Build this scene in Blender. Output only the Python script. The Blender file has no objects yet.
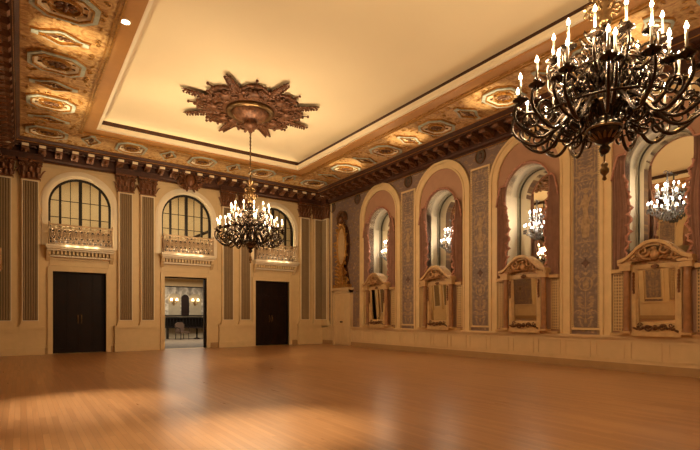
import bpy, bmesh, math, random
from mathutils import Vector, Matrix
PI = math.pi
sc = bpy.context.scene
col = sc.collection

# ------------------------------------------------------------------ camera
YAW = math.radians(35.2)
cam_d = bpy.data.cameras.new('camera')
cam_d.sensor_width = 36.0
cam_d.lens = 467.0 / 700.0 * 36.0
cam_d.shift_y = (316 - 225) / 700.0
cam_d.clip_start = 0.05
cam_d.clip_end = 200
cam = bpy.data.objects.new('camera', cam_d)
cam.location = (0, 0, 1.4)
cam.rotation_euler = (PI / 2, 0, -YAW)
col.objects.link(cam)
sc.camera = cam

# ------------------------------------------------------------------ world, exposure
w = bpy.data.worlds.new('world')
sc.world = w
w.use_nodes = True
w.node_tree.nodes['Background'].inputs[0].default_value = (1.0, 0.72, 0.45, 1)
w.node_tree.nodes['Background'].inputs[1].default_value = 0.02
sc.view_settings.view_transform = 'Standard'
sc.view_settings.look = 'None'
sc.view_settings.exposure = 0.82
sc.view_settings.gamma = 1.0
sc.view_settings.use_curve_mapping = False
sc.cycles.use_denoising = True
sc.cycles.max_bounces = 8
sc.cycles.diffuse_bounces = 4
sc.cycles.glossy_bounces = 5
sc.cycles.caustics_reflective = False
sc.cycles.caustics_refractive = False
sc.cycles.sample_clamp_indirect = 4.0

# room dimensions
CX = 5.93
XL, XR = CX - 6.75, CX + 6.75          # side walls
YB, YF = 20.4, -3.4                    # far and near walls
HZ = 7.6                               # soffit band height
HC = 8.05                              # main ceiling
NICHES = [15.7, 12.12, 8.53, 4.94, 1.35]
BAYS = [CX - 4.06, CX - 0.09, CX + 4.01]
DOORX = [BAYS[0] - 0.02, BAYS[1] - 0.05, BAYS[2] - 0.10]
CH = [(CX, 2.92), (CX + 0.06, 14.0)]

WARM = (1.0, 0.78, 0.49)
def area(name, loc, rot, sx, sy, power, color=WARM, spread=None):
    d = bpy.data.lights.new(name, 'AREA')
    d.shape = 'RECTANGLE'; d.size = sx; d.size_y = sy; d.energy = power; d.color = color
    if spread: d.spread = spread
    o = bpy.data.objects.new(name, d); o.location = loc; o.rotation_euler = rot
    col.objects.link(o); return o
def point(name, loc, power, color=WARM, r=0.1):
    d = bpy.data.lights.new(name, 'POINT')
    d.energy = power; d.color = color; d.shadow_soft_size = r
    o = bpy.data.objects.new(name, d); o.location = loc
    col.objects.link(o); return o
def spot(name, loc, target, power, ang, color=WARM, blend=0.6, r=0.05):
    d = bpy.data.lights.new(name, 'SPOT')
    d.energy = power; d.color = color; d.spot_size = math.radians(ang); d.spot_blend = blend; d.shadow_soft_size = r
    o = bpy.data.objects.new(name, d); o.location = loc
    o.rotation_euler = (Vector(target) - Vector(loc)).to_track_quat('-Z', 'Y').to_euler()
    col.objects.link(o); return o

COVE = (1.0, 0.81, 0.50)
# cove lamps lie in the trough behind the lip and shine up to the ceiling
cove = 1.0
area('cove_lamp', (CX, 17.80, 7.80), (PI + math.radians(62), 0, 0), 7.5, 0.10, 14, COVE)
# wide spots without fixtures, added along the side walls to brighten the tray
for side, sg, tx, pw in ((XR, -1, CX + 1.0, (130, 130, 140, 150)), (XL, 1, CX - 2.0, (420, 260, 170, 130))):
    for y, p in zip(NICHES[:4], pw):
        spot('tray_fill', (side + sg * 0.45, y, 3.5), (tx, y + 0.5, HC), p, 66, COVE, 1.0, 0.15)
# downlights recessed in the border of the ceiling tray
for px, py, tx, ty, pw, an in ((1.81, 10.8, 0.8, 8.5, 2600, 26), (1.81, 5.6, 2.7, 5.3, 2300, 24), (1.81, 3.0, 0.9, 5.6, 1300, 26), (1.81, 0.4, 1.6, 2.2, 500, 30),
                               (10.05, 10.8, 10.05, 10.8, 150, 50), (10.05, 16.0, 10.05, 16.0, 150, 50), (10.05, 5.6, 10.05, 5.6, 120, 50)):
    spot('downlight_lamp', (px, py, HZ - 0.02), (tx, ty, 0), pw, an, (1.0, 0.88, 0.70), 1.0)
# uplights standing on the pediments wash the soffit
for side, s in ((XR, -1), (XL, 1)):
    for y in NICHES[:4]:
        spot('soffit_uplight', (side + s * 0.42, y, 3.6), (side + s * 1.75, y, 7.6), 900, 24, COVE, 0.9)
# balcony uplight strips, plus added floating points that brighten the ledge fronts
for b in BAYS:
    area('balcony_strip', (b, YB + 0.03, 4.06), (PI, 0, 0), 1.7, 0.04, 34, COVE)
    for dx in (-0.45, -0.15, 0.15, 0.45): point('ledge_fill', (b + dx, YB - 0.54, 3.98), 0.6, COVE, 0.02)
# mirror sconces light their niches
for y in NICHES:
    for dz in (4.25, 4.62): point('niche_lamp', (XR + 0.30, y, dz), 12, (1.0, 0.84, 0.60), 0.035)
# chandeliers
for x, y in CH:
    for k in range(6):
        a = k * PI / 3 + 0.26
        point('chandelier_lamp', (x + 0.8 * math.cos(a), y + 0.8 * math.sin(a), 4.62), 75, WARM, 0.12)
# rooms beyond
area('foyer_lamp', (7.5, 26.5, 3.55), (0, 0, 0), 5, 4, 190, (1.0, 0.86, 0.66))
area('gallery_lamp', (CX, 22.8, 7.7), (0, 0, 0), 12, 2.0, 130, (1.0, 0.80, 0.50))

# ------------------------------------------------------------------ materials
def newmat(name):
    m = bpy.data.materials.new(name); m.use_nodes = True
    return m, m.node_tree.nodes, m.node_tree.links, m.node_tree.nodes['Principled BSDF']
def rgb(c, g=2.2):
    return tuple((v / 255.0) ** g for v in c) + (1,)
def mat(name, c, rough=0.6, metal=0.0, var=0.12, scale=4.0, bump=0.0, bscale=60.0, emit=None, es=0.0, spec=None):
    m, n, l, b = newmat(name)
    tc = n.new('ShaderNodeTexCoord')
    nz = n.new('ShaderNodeTexNoise'); nz.inputs['Scale'].default_value = scale; nz.inputs['Detail'].default_value = 4
    l.new(tc.outputs['Object'], nz.inputs['Vector'])
    cr = n.new('ShaderNodeValToRGB')
    base = rgb(c)
    cr.color_ramp.elements[0].color = tuple(v * (1 - var) for v in base[:3]) + (1,)
    cr.color_ramp.elements[1].color = tuple(min(1, v * (1 + var)) for v in base[:3]) + (1,)
    cr.color_ramp.elements[0].position = 0.3; cr.color_ramp.elements[1].position = 0.7
    l.new(nz.outputs['Fac'], cr.inputs['Fac']); l.new(cr.outputs['Color'], b.inputs['Base Color'])
    b.inputs['Roughness'].default_value = rough; b.inputs['Metallic'].default_value = metal
    if spec is not None: b.inputs['Specular IOR Level'].default_value = spec
    if bump:
        n2 = n.new('ShaderNodeTexNoise'); n2.inputs['Scale'].default_value = bscale; n2.inputs['Detail'].default_value = 3
        l.new(tc.outputs['Object'], n2.inputs['Vector'])
        bp = n.new('ShaderNodeBump'); bp.inputs['Strength'].default_value = bump; bp.inputs['Distance'].default_value = 0.02
        l.new(n2.outputs['Fac'], bp.inputs['Height']); l.new(bp.outputs['Normal'], b.inputs['Normal'])
    if emit:
        b.inputs['Emission Color'].default_value = rgb(emit); b.inputs['Emission Strength'].default_value = es
    return m
def ornate(name, stops, au, av, period, scale=5.0, bump=0.5, rough=0.5, metal=0.0, dist=2.0, pv=0.0):
    """Arabesque pattern: noise read through mirrored coordinates, so that it repeats in symmetric figures."""
    m, n, l, b = newmat(name)
    tc = n.new('ShaderNodeTexCoord'); sp = n.new('ShaderNodeSeparateXYZ'); l.new(tc.outputs['Object'], sp.inputs[0])
    pp = n.new('ShaderNodeMath'); pp.operation = 'PINGPONG'; pp.inputs[1].default_value = period
    l.new(sp.outputs[au], pp.inputs[0])
    cb = n.new('ShaderNodeCombineXYZ'); l.new(pp.outputs[0], cb.inputs[0])
    if pv:
        p2 = n.new('ShaderNodeMath'); p2.operation = 'PINGPONG'; p2.inputs[1].default_value = pv
        l.new(sp.outputs[av], p2.inputs[0]); l.new(p2.outputs[0], cb.inputs[1])
    else:
        l.new(sp.outputs[av], cb.inputs[1])
    nz = n.new('ShaderNodeTexNoise'); nz.inputs['Scale'].default_value = scale; nz.inputs['Detail'].default_value = 5
    nz.inputs['Distortion'].default_value = dist
    l.new(cb.outputs[0], nz.inputs['Vector'])
    vo = n.new('ShaderNodeTexVoronoi'); vo.inputs['Scale'].default_value = scale * 1.3; vo.feature = 'DISTANCE_TO_EDGE'
    l.new(cb.outputs[0], vo.inputs['Vector'])
    mu = n.new('ShaderNodeMath'); mu.operation = 'MULTIPLY_ADD'; mu.inputs[1].default_value = -0.35
    l.new(vo.outputs['Distance'], mu.inputs[0]); l.new(nz.outputs['Fac'], mu.inputs[2])
    cr = n.new('ShaderNodeValToRGB'); e = cr.color_ramp.elements
    while len(e) < len(stops): e.new(0.5)
    for k, (p, c) in enumerate(stops):
        e[k].position = p; e[k].color = rgb(c)
    l.new(mu.outputs[0], cr.inputs['Fac']); l.new(cr.outputs['Color'], b.inputs['Base Color'])
    bp = n.new('ShaderNodeBump'); bp.inputs['Strength'].default_value = bump; bp.inputs['Distance'].default_value = 0.03
    l.new(mu.outputs[0], bp.inputs['Height']); l.new(bp.outputs['Normal'], b.inputs['Normal'])
    b.inputs['Roughness'].default_value = rough; b.inputs['Metallic'].default_value = metal
    return m

M = {}
M['cream'] = mat('cream_plaster', (214, 184, 136), 0.55, var=0.04, bump=0.05)
M['cream_light'] = mat('pale_plaster', (232, 214, 182), 0.5, var=0.03)
M['ceiling'] = mat('ceiling_plaster', (226, 202, 162), 0.8, var=0.03, scale=0.4)
M['salmon'] = mat('salmon_plaster', (166, 124, 96), 0.6, var=0.05, bump=0.04)
M['dado'] = mat('dado_paint', (212, 180, 134), 0.45, var=0.04)
M['trim_gold'] = mat('ochre_trim', (216, 184, 134), 0.5, var=0.06)
M['reed'] = mat('taupe_reeding', (146, 120, 84), 0.55, var=0.08)
M['reed_dark'] = mat('brown_groove', (96, 70, 46), 0.6, var=0.08)
M['carved'] = mat('brown_gilt_carving', (112, 70, 42), 0.42, 0.35, var=0.35, scale=9, bump=0.6, bscale=26)
M['frieze'] = mat('umber_frieze', (72, 41, 24), 0.5, 0.1, var=0.3, scale=7, bump=0.3, bscale=30)
M['tip'] = mat('lit_pale_tip', (250, 228, 190), 0.35, 0.1, var=0.1)  # pale colour stands in for light on the modillion fronts
M['strip'] = mat('bronze_border_paint', (176, 124, 72), 0.4, 0.1, var=0.06)
M['base'] = mat('baseboard_paint', (168, 132, 90), 0.45, var=0.06)
M['gold'] = mat('gilding', (178, 128, 66), 0.35, 0.55, var=0.3, scale=12, bump=0.4, bscale=40)
M['gold_dull'] = mat('dull_gilding', (104, 68, 40), 0.45, 0.3, var=0.35, scale=14, bump=0.5, bscale=30)
M['ground'] = mat('pale_coffer_ground', (226, 194, 146), 0.5, var=0.25, scale=8, bump=0.3)
M['blue'] = mat('blue_grey_enamel', (164, 166, 148), 0.5, var=0.22, scale=10)
M['door'] = mat('dark_mahogany', (34, 20, 13), 0.5, var=0.25, scale=3, spec=0.2)
M['iron'] = mat('dark_iron', (30, 22, 16), 0.4, 0.3, var=0.1)
M['bronze'] = mat('dark_bronze', (66, 54, 44), 0.22, 0.85, var=0.3, scale=14)
M['bronze_gold'] = mat('chandelier_gilt', (118, 90, 58), 0.28, 0.85, var=0.3, scale=18)
M['candle'] = mat('candle_tube', (170, 158, 136), 0.5, var=0.02)
M['bulb'] = mat('candle_bulb', (255, 240, 220), 0.5, var=0.0, emit=(255, 222, 176), es=14.0)
M['cbulb'] = mat('crystal_bulb', (255, 250, 240), 0.5, var=0.0, emit=(255, 246, 236), es=12.0)
M['rosette'] = mat('medallion_bronze', (100, 62, 36), 0.42, 0.4, var=0.55, scale=14, bump=1.0, bscale=14)
M['rail'] = mat('gilt_railing', (176, 146, 110), 0.4, 0.25, var=0.15, scale=12)
M['rail_dark'] = mat('bronze_railing', (120, 88, 60), 0.4, 0.4, var=0.2)
M['curtain'] = mat('rose_brown_drape', (146, 106, 86), 0.8, var=0.14, scale=5, bump=0.1)
M['ruffle'] = mat('rust_red_fringe', (172, 118, 94), 0.75, var=0.3, scale=16)
M['lining'] = mat('grey_lining', (150, 138, 116), 0.7, var=0.1)
M['lattice'] = mat('lattice_paint', (206, 170, 118), 0.5, var=0.05)
M['column'] = mat('marbled_column', (150, 104, 66), 0.4, var=0.2, scale=7)
M['mantel'] = mat('mantel_paint', (196, 158, 108), 0.5, var=0.12, scale=8, bump=0.2, bscale=30)
M['carve_pale'] = mat('tan_carving', (168, 124, 80), 0.5, 0.1, var=0.35, scale=14, bump=0.4, bscale=30)
M['disc'] = mat('painted_roundel', (74, 62, 48), 0.6, var=0.45, scale=9)
M['figure'] = mat('painted_figure', (160, 130, 96), 0.7, var=0.3, scale=14)
M['figure_dark'] = mat('dark_painted_motif', (92, 66, 56), 0.7, var=0.3, scale=14)
M['marble'] = ornate('grey_marble_mural', [(0.2, (70, 64, 58)), (0.45, (150, 140, 126)), (0.6, (200, 190, 172))], 'X', 'Z', 1.2, 1.6, 0.0)
M['foyer_floor'] = mat('foyer_carpet', (112, 98, 82), 0.8, var=0.35, scale=3)
M['upholstery'] = mat('chair_fabric', (88, 68, 54), 0.8, var=0.1)
M['lens'] = mat('lamp_lens', (255, 250, 240), 0.5, emit=(255, 232, 200), es=12.0)
M['brass'] = mat('polished_brass', (130, 100, 60), 0.4, 0.8, var=0.05)
M['sconce_glow'] = mat('sconce_shade', (255, 236, 200), 0.5, emit=(255, 214, 150), es=5.0)
M['wallpaper'] = ornate('mauve_arabesque_wall', [(0.18, (84, 62, 50)), (0.36, (150, 120, 90)), (0.43, (120, 96, 84)), (0.58, (126, 104, 92)), (0.68, (174, 140, 104))], 'Y', 'Z', 0.8975, 3.0, 0.08, 0.65)
M['paper_panel'] = ornate('mauve_damask_panel', [(0.20, (160, 128, 92)), (0.33, (108, 90, 80)), (0.50, (130, 108, 94)), (0.60, (168, 136, 100)), (0.72, (100, 82, 74))], 'X', 'Z', 0.34, 4.5, 0.08, 0.6)
BANDC = [(0.12, (110, 66, 38)), (0.30, (164, 114, 66)), (0.45, (196, 150, 94)), (0.62, (214, 174, 116)), (0.8, (150, 98, 56))]
M['band'] = ornate('gilt_relief_soffit', BANDC, 'X', 'Y', 0.65, 4.2, 1.0, 0.42, 0.25, 2.5, 0.65)

def glassy(name, c, rough=0.0, metal=1.0):
    m, n, l, b = newmat(name)
    b.inputs['Base Color'].default_value = rgb(c); b.inputs['Metallic'].default_value = metal
    b.inputs['Roughness'].default_value = rough
    tc = n.new('ShaderNodeTexCoord'); nz = n.new('ShaderNodeTexNoise'); nz.inputs['Scale'].default_value = 1.5
    l.new(tc.outputs['Object'], nz.inputs['Vector'])
    mr = n.new('ShaderNodeMapRange'); mr.inputs[3].default_value = rough; mr.inputs[4].default_value = rough + 0.03
    l.new(nz.outputs['Fac'], mr.inputs[0]); l.new(mr.outputs[0], b.inputs['Roughness'])
    return m
M['mirror'] = glassy('mirror_silver', (226, 216, 198))
def clear(name, tint, rough):
    m, n, l, b = newmat(name)
    b.inputs['Base Color'].default_value = rgb(tint); b.inputs['Roughness'].default_value = rough
    b.inputs['Transmission Weight'].default_value = 1.0; b.inputs['IOR'].default_value = 1.45
    return m
def pane(name):
    m = bpy.data.materials.new(name); m.use_nodes = True
    n, l = m.node_tree.nodes, m.node_tree.links
    n.remove(n['Principled BSDF'])
    t = n.new('ShaderNodeBsdfTransparent'); t.inputs[0].default_value = (0.86, 0.86, 0.82, 1)
    g = n.new('ShaderNodeBsdfGlossy'); g.inputs['Roughness'].default_value = 0.02
    mx = n.new('ShaderNodeMixShader'); f = n.new('ShaderNodeFresnel'); f.inputs[0].default_value = 1.45
    l.new(f.outputs[0], mx.inputs[0]); l.new(t.outputs[0], mx.inputs[1]); l.new(g.outputs[0], mx.inputs[2])
    l.new(mx.outputs[0], n['Material Output'].inputs[0])
    return m
M['glass'] = pane('window_glass')
M['crystal'] = mat('cut_crystal', (168, 168, 170), 0.1, 0.7, var=0.6, scale=40)

def floor_mat():
    m, n, l, b = newmat('oak_strip_floor')
    tc = n.new('ShaderNodeTexCoord'); mp = n.new('ShaderNodeMapping')
    mp.inputs['Rotation'].default_value = (0, 0, PI / 2)
    l.new(tc.outputs['Object'], mp.inputs['Vector'])
    br = n.new('ShaderNodeTexBrick')
    br.inputs['Scale'].default_value = 1.0; br.inputs['Brick Width'].default_value = 1.1; br.inputs['Row Height'].default_value = 0.07
    br.inputs['Mortar Size'].default_value = 0.0016; br.inputs['Mortar Smooth'].default_value = 0.3
    br.inputs['Color1'].default_value = rgb((152, 106, 66)); br.inputs['Color2'].default_value = rgb((172, 124, 80))
    br.inputs['Mortar'].default_value = rgb((118, 78, 46))
    l.new(mp.outputs[0], br.inputs['Vector'])
    nz = n.new('ShaderNodeTexNoise'); nz.inputs['Scale'].default_value = 1.0; nz.inputs['Detail'].default_value = 6
    m2 = n.new('ShaderNodeMapping'); m2.inputs['Scale'].default_value = (22, 1.2, 1)
    l.new(tc.outputs['Object'], m2.inputs['Vector']); l.new(m2.outputs[0], nz.inputs['Vector'])
    mx = n.new('ShaderNodeMixRGB'); mx.blend_type = 'MULTIPLY'; mx.inputs[0].default_value = 0.35
    cr = n.new('ShaderNodeValToRGB'); cr.color_ramp.elements[0].position = 0.3; cr.color_ramp.elements[0].color = (0.6, 0.55, 0.5, 1)
    cr.color_ramp.elements[1].position = 0.7; cr.color_ramp.elements[1].color = (1, 1, 1, 1)
    l.new(nz.outputs['Fac'], cr.inputs['Fac'])
    l.new(br.outputs['Color'], mx.inputs[1]); l.new(cr.outputs['Color'], mx.inputs[2])
    l.new(mx.outputs[0], b.inputs['Base Color'])
    mr = n.new('ShaderNodeMapRange'); mr.inputs[3].default_value = 0.24; mr.inputs[4].default_value = 0.36
    l.new(nz.outputs['Fac'], mr.inputs[0]); l.new(mr.outputs[0], b.inputs['Roughness'])
    bp = n.new('ShaderNodeBump'); bp.inputs['Strength'].default_value = 0.12; bp.inputs['Distance'].default_value = 0.004
    l.new(nz.outputs['Fac'], bp.inputs['Height']); l.new(bp.outputs['Normal'], b.inputs['Normal'])
    return m
M['floor'] = floor_mat()

# ------------------------------------------------------------------ mesh builder
class MB:
    def __init__(s): s.bm = bmesh.new()
    def face(s, vs, sm=False):
        try:
            f = s.bm.faces.new(vs); f.smooth = sm; return f
        except ValueError: return None
    def box(s, x0, x1, y0, y1, z0, z1):
        v = [s.bm.verts.new(p) for p in ((x0,y0,z0),(x1,y0,z0),(x1,y1,z0),(x0,y1,z0),(x0,y0,z1),(x1,y0,z1),(x1,y1,z1),(x0,y1,z1))]
        for q in ((0,3,2,1),(4,5,6,7),(0,1,5,4),(1,2,6,5),(2,3,7,6),(3,0,4,7)): s.face([v[i] for i in q])
        return s
    def prism(s, pts, o, u, v, wv, sm=False):
        """outline pts (a, b) -> o + a*u + b*v, swept along the vector wv"""
        o, u, v, wv = map(Vector, (o, u, v, wv))
        A = [s.bm.verts.new(o + u * a + v * b) for a, b in pts]
        B = [s.bm.verts.new(o + u * a + v * b + wv) for a, b in pts]
        s.face(A); s.face(list(reversed(B)))
        n = len(pts)
        for i in range(n): s.face([A[i], B[i], B[(i+1) % n], A[(i+1) % n]], sm)
        return s
    def xz(s, pts, y0, y1):
        return s.prism(pts, (0, y0, 0), (1, 0, 0), (0, 0, 1), (0, y1 - y0, 0))
    def tube(s, pts, rad, n=6, flat=1.0, nrm=None, close=False):
        pts = [Vector(p) for p in pts]; m = len(pts)
        if not isinstance(rad, (list, tuple)): rad = [rad] * m
        rings = []; last = None
        for i, p in enumerate(pts):
            if close: t = pts[(i+1) % m] - pts[i-1]
            else: t = pts[min(i+1, m-1)] - pts[max(i-1, 0)]
            if t.length < 1e-9: t = Vector((0, 0, 1))
            t.normalize()
            if nrm is not None: a = Vector(nrm)
            elif last is not None: a = last
            else: a = Vector((0, 0, 1)) if abs(t.z) < 0.9 else Vector((1, 0, 0))
            a = a - t * a.dot(t)
            if a.length < 1e-6: a = t.orthogonal()
            a.normalize(); last = a; b = t.cross(a)
            rings.append([s.bm.verts.new(p + (a * math.cos(2*PI*k/n) * flat + b * math.sin(2*PI*k/n)) * rad[i]) for k in range(n)])
        for i in range(m if close else m - 1):
            r0, r1 = rings[i], rings[(i+1) % m]
            for k in range(n): s.face([r0[k], r0[(k+1) % n], r1[(k+1) % n], r1[k]], True)
        if not close:
            s.face(list(reversed(rings[0]))); s.face(rings[-1])
        return s
    def lathe(s, prof, c=(0, 0, 0), n=16, gad=0.0, gn=8):
        rings = []
        for r, z in prof:
            rr = max(r, 0.0005)
            rings.append([s.bm.verts.new((c[0] + rr*(1+gad*math.cos(gn*2*PI*k/n))*math.cos(2*PI*k/n), c[1] + rr*(1+gad*math.cos(gn*2*PI*k/n))*math.sin(2*PI*k/n), c[2] + z)) for k in range(n)])
        for r0, r1 in zip(rings, rings[1:]):
            for k in range(n): s.face([r0[k], r0[(k+1) % n], r1[(k+1) % n], r1[k]], True)
        s.face(list(reversed(rings[0]))); s.face(rings[-1])
        return s
    def ball(s, c, r, n=8, m=5):
        if not isinstance(r, (tuple, list)): r = (r, r, r)
        c = Vector(c); rings = []
        top = s.bm.verts.new(c + Vector((0, 0, r[2]))); bot = s.bm.verts.new(c - Vector((0, 0, r[2])))
        for j in range(1, m):
            th = PI * j / m
            rings.append([s.bm.verts.new(c + Vector((r[0]*math.sin(th)*math.cos(2*PI*k/n), r[1]*math.sin(th)*math.sin(2*PI*k/n), r[2]*math.cos(th)))) for k in range(n)])
        for k in range(n):
            s.face([top, rings[0][k], rings[0][(k+1) % n]], True)
            s.face([bot, rings[-1][(k+1) % n], rings[-1][k]], True)
        for r0, r1 in zip(rings, rings[1:]):
            for k in range(n): s.face([r0[k], r1[k], r1[(k+1) % n], r0[(k+1) % n]], True)
        return s
    def leaf(s, p, d, out, L, wd, curl=0.5, th=0.25):
        """leaf that leaves p along d and bends towards out"""
        p, d, out = Vector(p), Vector(d).normalized(), Vector(out).normalized()
        pts, rr = [], []
        for i in range(6):
            t = i / 5
            a = curl * PI * t * t
            pts.append(p + d * (L * (t if curl < 0.3 else math.sin(min(t * 1.2, 1.5)) * 0.9)) + out * (L * curl * 0.55 * t ** 2.2) - d * (L * 0.25 * curl * max(0, t - 0.75) * 4))
            rr.append(wd * (0.55 + 0.9 * t - 1.3 * t ** 3) * 0.75)
        rr[-1] = wd * 0.1
        return s.tube(pts, rr, 6, th, out)
    def spiral(s, c, r, turns, th, y=0, u=(1, 0, 0), v=(0, 0, 1), a0=0.0, sgn=1, n=5, inward=0.15):
        c, u, v = Vector(c), Vector(u), Vector(v)
        k = int(14 * turns) + 2
        pts, rr = [], []
        for i in range(k):
            t = i / (k - 1)
            a = a0 + sgn * t * turns * 2 * PI
            q = r * (1 - t * (1 - inward))
            pts.append(c + u * (q * math.cos(a)) + v * (q * math.sin(a))); rr.append(th * (1 - 0.4 * t))
        return s.tube(pts, rr, n)
    def arch(s, r0, r1, z0, zs, y0, y1, cx=0.0, n=24, foot=None):
        """solid arch band: half widths r0 < r1, foot z0, spring zs, between depths y0 < y1"""
        def line(r):
            P = [(cx - r, z0)] + [(cx - r * math.cos(PI * i / n), zs + r * math.sin(PI * i / n)) for i in range(n + 1)] + [(cx + r, z0)]
            return P
        I, O = line(r0), line(r1)
        vs = [[s.bm.verts.new((a, y, z)) for a, z in L] for L in (I, O) for y in (y0, y1)]
        i0, i1, o0, o1 = vs
        for k in range(len(I) - 1):
            s.face([i0[k], i0[k+1], o0[k+1], o0[k]]); s.face([i1[k], o1[k], o1[k+1], i1[k+1]])
            s.face([i0[k], i1[k], i1[k+1], i0[k+1]], k not in (0, len(I)-2)); s.face([o0[k], o0[k+1], o1[k+1], o1[k]], k not in (0, len(I)-2))
        for k in (0, -1): s.face([i0[k], o0[k], o1[k], i1[k]])
        return s
    def frame(s, x0, x1, z0, z1, t, y0, y1):
        s.box(x0, x1, y0, y1, z0, z0 + t); s.box(x0, x1, y0, y1, z1 - t, z1)
        s.box(x0, x0 + t, y0, y1, z0 + t, z1 - t); s.box(x1 - t, x1, y0, y1, z0 + t, z1 - t)
        return s
    def build(s, name, m, parent=None, recalc=True, merge=True):
        if recalc: bmesh.ops.recalc_face_normals(s.bm, faces=s.bm.faces)
        me = bpy.data.meshes.new(name); s.bm.to_mesh(me); s.bm.free()
        me.materials.append(M[m] if isinstance(m, str) else m)
        o = bpy.data.objects.new(name, me); col.objects.link(o)
        if parent is not None: o.parent = parent
        return o
def pane_hole(outer, holes, u, v, o, wv, name, m, parent=None):
    """flat slab with holes: outline and holes in (a, b), swept along wv"""
    cu = bpy.data.curves.new(name, 'CURVE'); cu.dimensions = '2D'; cu.fill_mode = 'BOTH'
    for P in [outer] + holes:
        sp = cu.splines.new('POLY'); sp.points.add(len(P) - 1)
        for q, (a, b) in zip(sp.points, P): q.co = (a, b, 0, 1)
        sp.use_cyclic_u = True
    L = Vector(wv).length; cu.extrude = L / 2
    ob = bpy.data.objects.new(name, cu); col.objects.link(ob)
    dg = bpy.context.evaluated_depsgraph_get(); dg.update()
    me = bpy.data.meshes.new_from_object(ob.evaluated_get(dg))
    bpy.data.objects.remove(ob)
    u, v, o, wn = Vector(u), Vector(v), Vector(o), Vector(wv).normalized()
    for x in me.vertices: 
        a, b, c = x.co
        x.co = o + u * a + v * b + wn * (c + L / 2)
    bm = bmesh.new(); bm.from_mesh(me); bmesh.ops.remove_doubles(bm, verts=bm.verts, dist=1e-5)
    bmesh.ops.recalc_face_normals(bm, faces=bm.faces); 
    for f in bm.faces: f.smooth = False
    bm.to_mesh(me); bm.free(); me.name = name
    me.materials.clear(); me.materials.append(M[m])
    r = bpy.data.objects.new(name, me); col.objects.link(r)
    if parent is not None: r.parent = parent
    return r
def rect(a0, a1, b0, b1): return [(a0, b0), (a1, b0), (a1, b1), (a0, b1)]
def archpts(c, r, z0, zs, n=24):
    return [(c - r, z0)] + [(c - r * math.cos(PI * i / n), zs + r * math.sin(PI * i / n)) for i in range(n + 1)] + [(c + r, z0)]
def struct(o): o['kind'] = 'structure'; return o
def thing(name, label, cat, loc=(0, 0, 0), rz=0.0, group=None):
    o = bpy.data.objects.new(name, None); o.empty_display_size = 0.1; col.objects.link(o)
    o.location = loc; o.rotation_euler = (0, 0, rz); o['label'] = label; o['category'] = cat
    if group: o['group'] = group
    return o
def tag(o, label, cat, group=None):
    o['label'] = label; o['category'] = cat
    if group: o['group'] = group
    return o
KIDS = {}
def dup(root, loc=None, rz=None, label=None, group=None):
    kids = {}
    for o in col.objects:
        if o.parent is not None: kids.setdefault(o.parent, []).append(o)
    def cp(o, par):
        c = o.copy(); col.objects.link(c)
        if par is not None: c.parent = par
        for k in kids.get(o, []): cp(k, c)
        return c
    r = cp(root, None)
    if loc is not None: r.location = loc
    if rz is not None: r.rotation_euler = (0, 0, rz)
    if label: r['label'] = label
    if group: r['group'] = group
    return r
RZ_R, RZ_L = -PI / 2, PI / 2      # wall things are built facing -Y

# ------------------------------------------------------------------ shell
struct(MB().box(XL - 0.9, XR + 0.9, YF - 0.3, YB + 0.5, -0.15, 0).build('floor', 'floor'))
TX, TY0, TY1 = 3.85, -0.75, 17.75       # opening of the ceiling tray
def ring_slab(i, o, z0, z1, name, m):
    struct(pane_hole(rect(CX - o, CX + o, 8.5 - 5.4 - o, 8.5 + 5.4 + o), [rect(CX - i, CX + i, 8.5 - 5.4 - i, 8.5 + 5.4 + i)], (1, 0, 0), (0, 1, 0), (0, 0, z0), (0, 0, z1 - z0), name, m))
struct(pane_hole(rect(XL, XR, YF, YB), [rect(CX - 4.2, CX + 4.2, -1.1, 18.10)], (1, 0, 0), (0, 1, 0), (0, 0, HZ), (0, 0, 0.3), 'ceiling_soffit', 'band'))
ring_slab(3.86, 4.2, HZ + 0.03, HZ + 0.10, 'trim_1', 'strip')
ring_slab(3.76, 3.90, HZ + 0.08, HZ + 0.19, 'trim_2', 'cream_light')
ring_slab(3.74, 3.78, HZ + 0.17, HZ + 0.24, 'trim_43', 'cream_light')
ring_slab(3.92, 4.2, HZ + 0.10, HC, 'trim_3', 'frieze')
struct(MB().box(XL, XR, YF, YB, HC, HC + 0.15).build('ceiling', 'ceiling'))
# narrow mouldings on the soffit
for k, (e, t) in enumerate(((0.0, 0.05), (0.10, 0.03))):
    a, b0, b1 = CX + 4.2, -1.1, 18.05
    a0 = 4.2 + e
    struct(pane_hole(rect(CX - a0 - t, CX + a0 + t, -1.1 - e - t, 18.05 + e + t), [rect(CX - a0, CX + a0, -1.1 - e, 18.05 + e)], (1, 0, 0), (0, 1, 0), (0, 0, HZ - 0.03), (0, 0, 0.04), 'trim_%d' % (4 + k), 'gold'))

# back wall with doors and arched windows
DW, DH = 0.88, 3.06
WZ0, WZS, WR = 4.0, 5.56, 1.04
holes = []
for b, c in zip(BAYS, DOORX):
    holes += [rect(c - DW, c + DW, 0.0001, DH), archpts(b, WR, WZ0, WZS)]
struct(pane_hole(rect(XL - 0.3, XR + 0.3, 0, HC), holes, (1, 0, 0), (0, 0, 1), (0, YB, 0), (0, 0.4, 0), 'wall_back', 'cream'))
struct(MB().box(XL - 0.9, XR + 0.9, YF - 0.3, YF, 0, HC).build('wall_front', 'cream'))
# side walls, pierced by the arched mirror niches
NW, NZ0, NZS = 0.78, 2.70, 5.26
for nm, x, sg in (('wall_right', XR, 1), ('wall_left', XL, -1)):
    hl = [archpts(y, NW, NZ0, NZS) for y in NICHES]
    struct(pane_hole(rect(YF, YB, 0, HC), hl, (0, 1, 0), (0, 0, 1), (x, 0, 0), (0.25 * sg, 0, 0), nm, 'wallpaper'))

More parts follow.
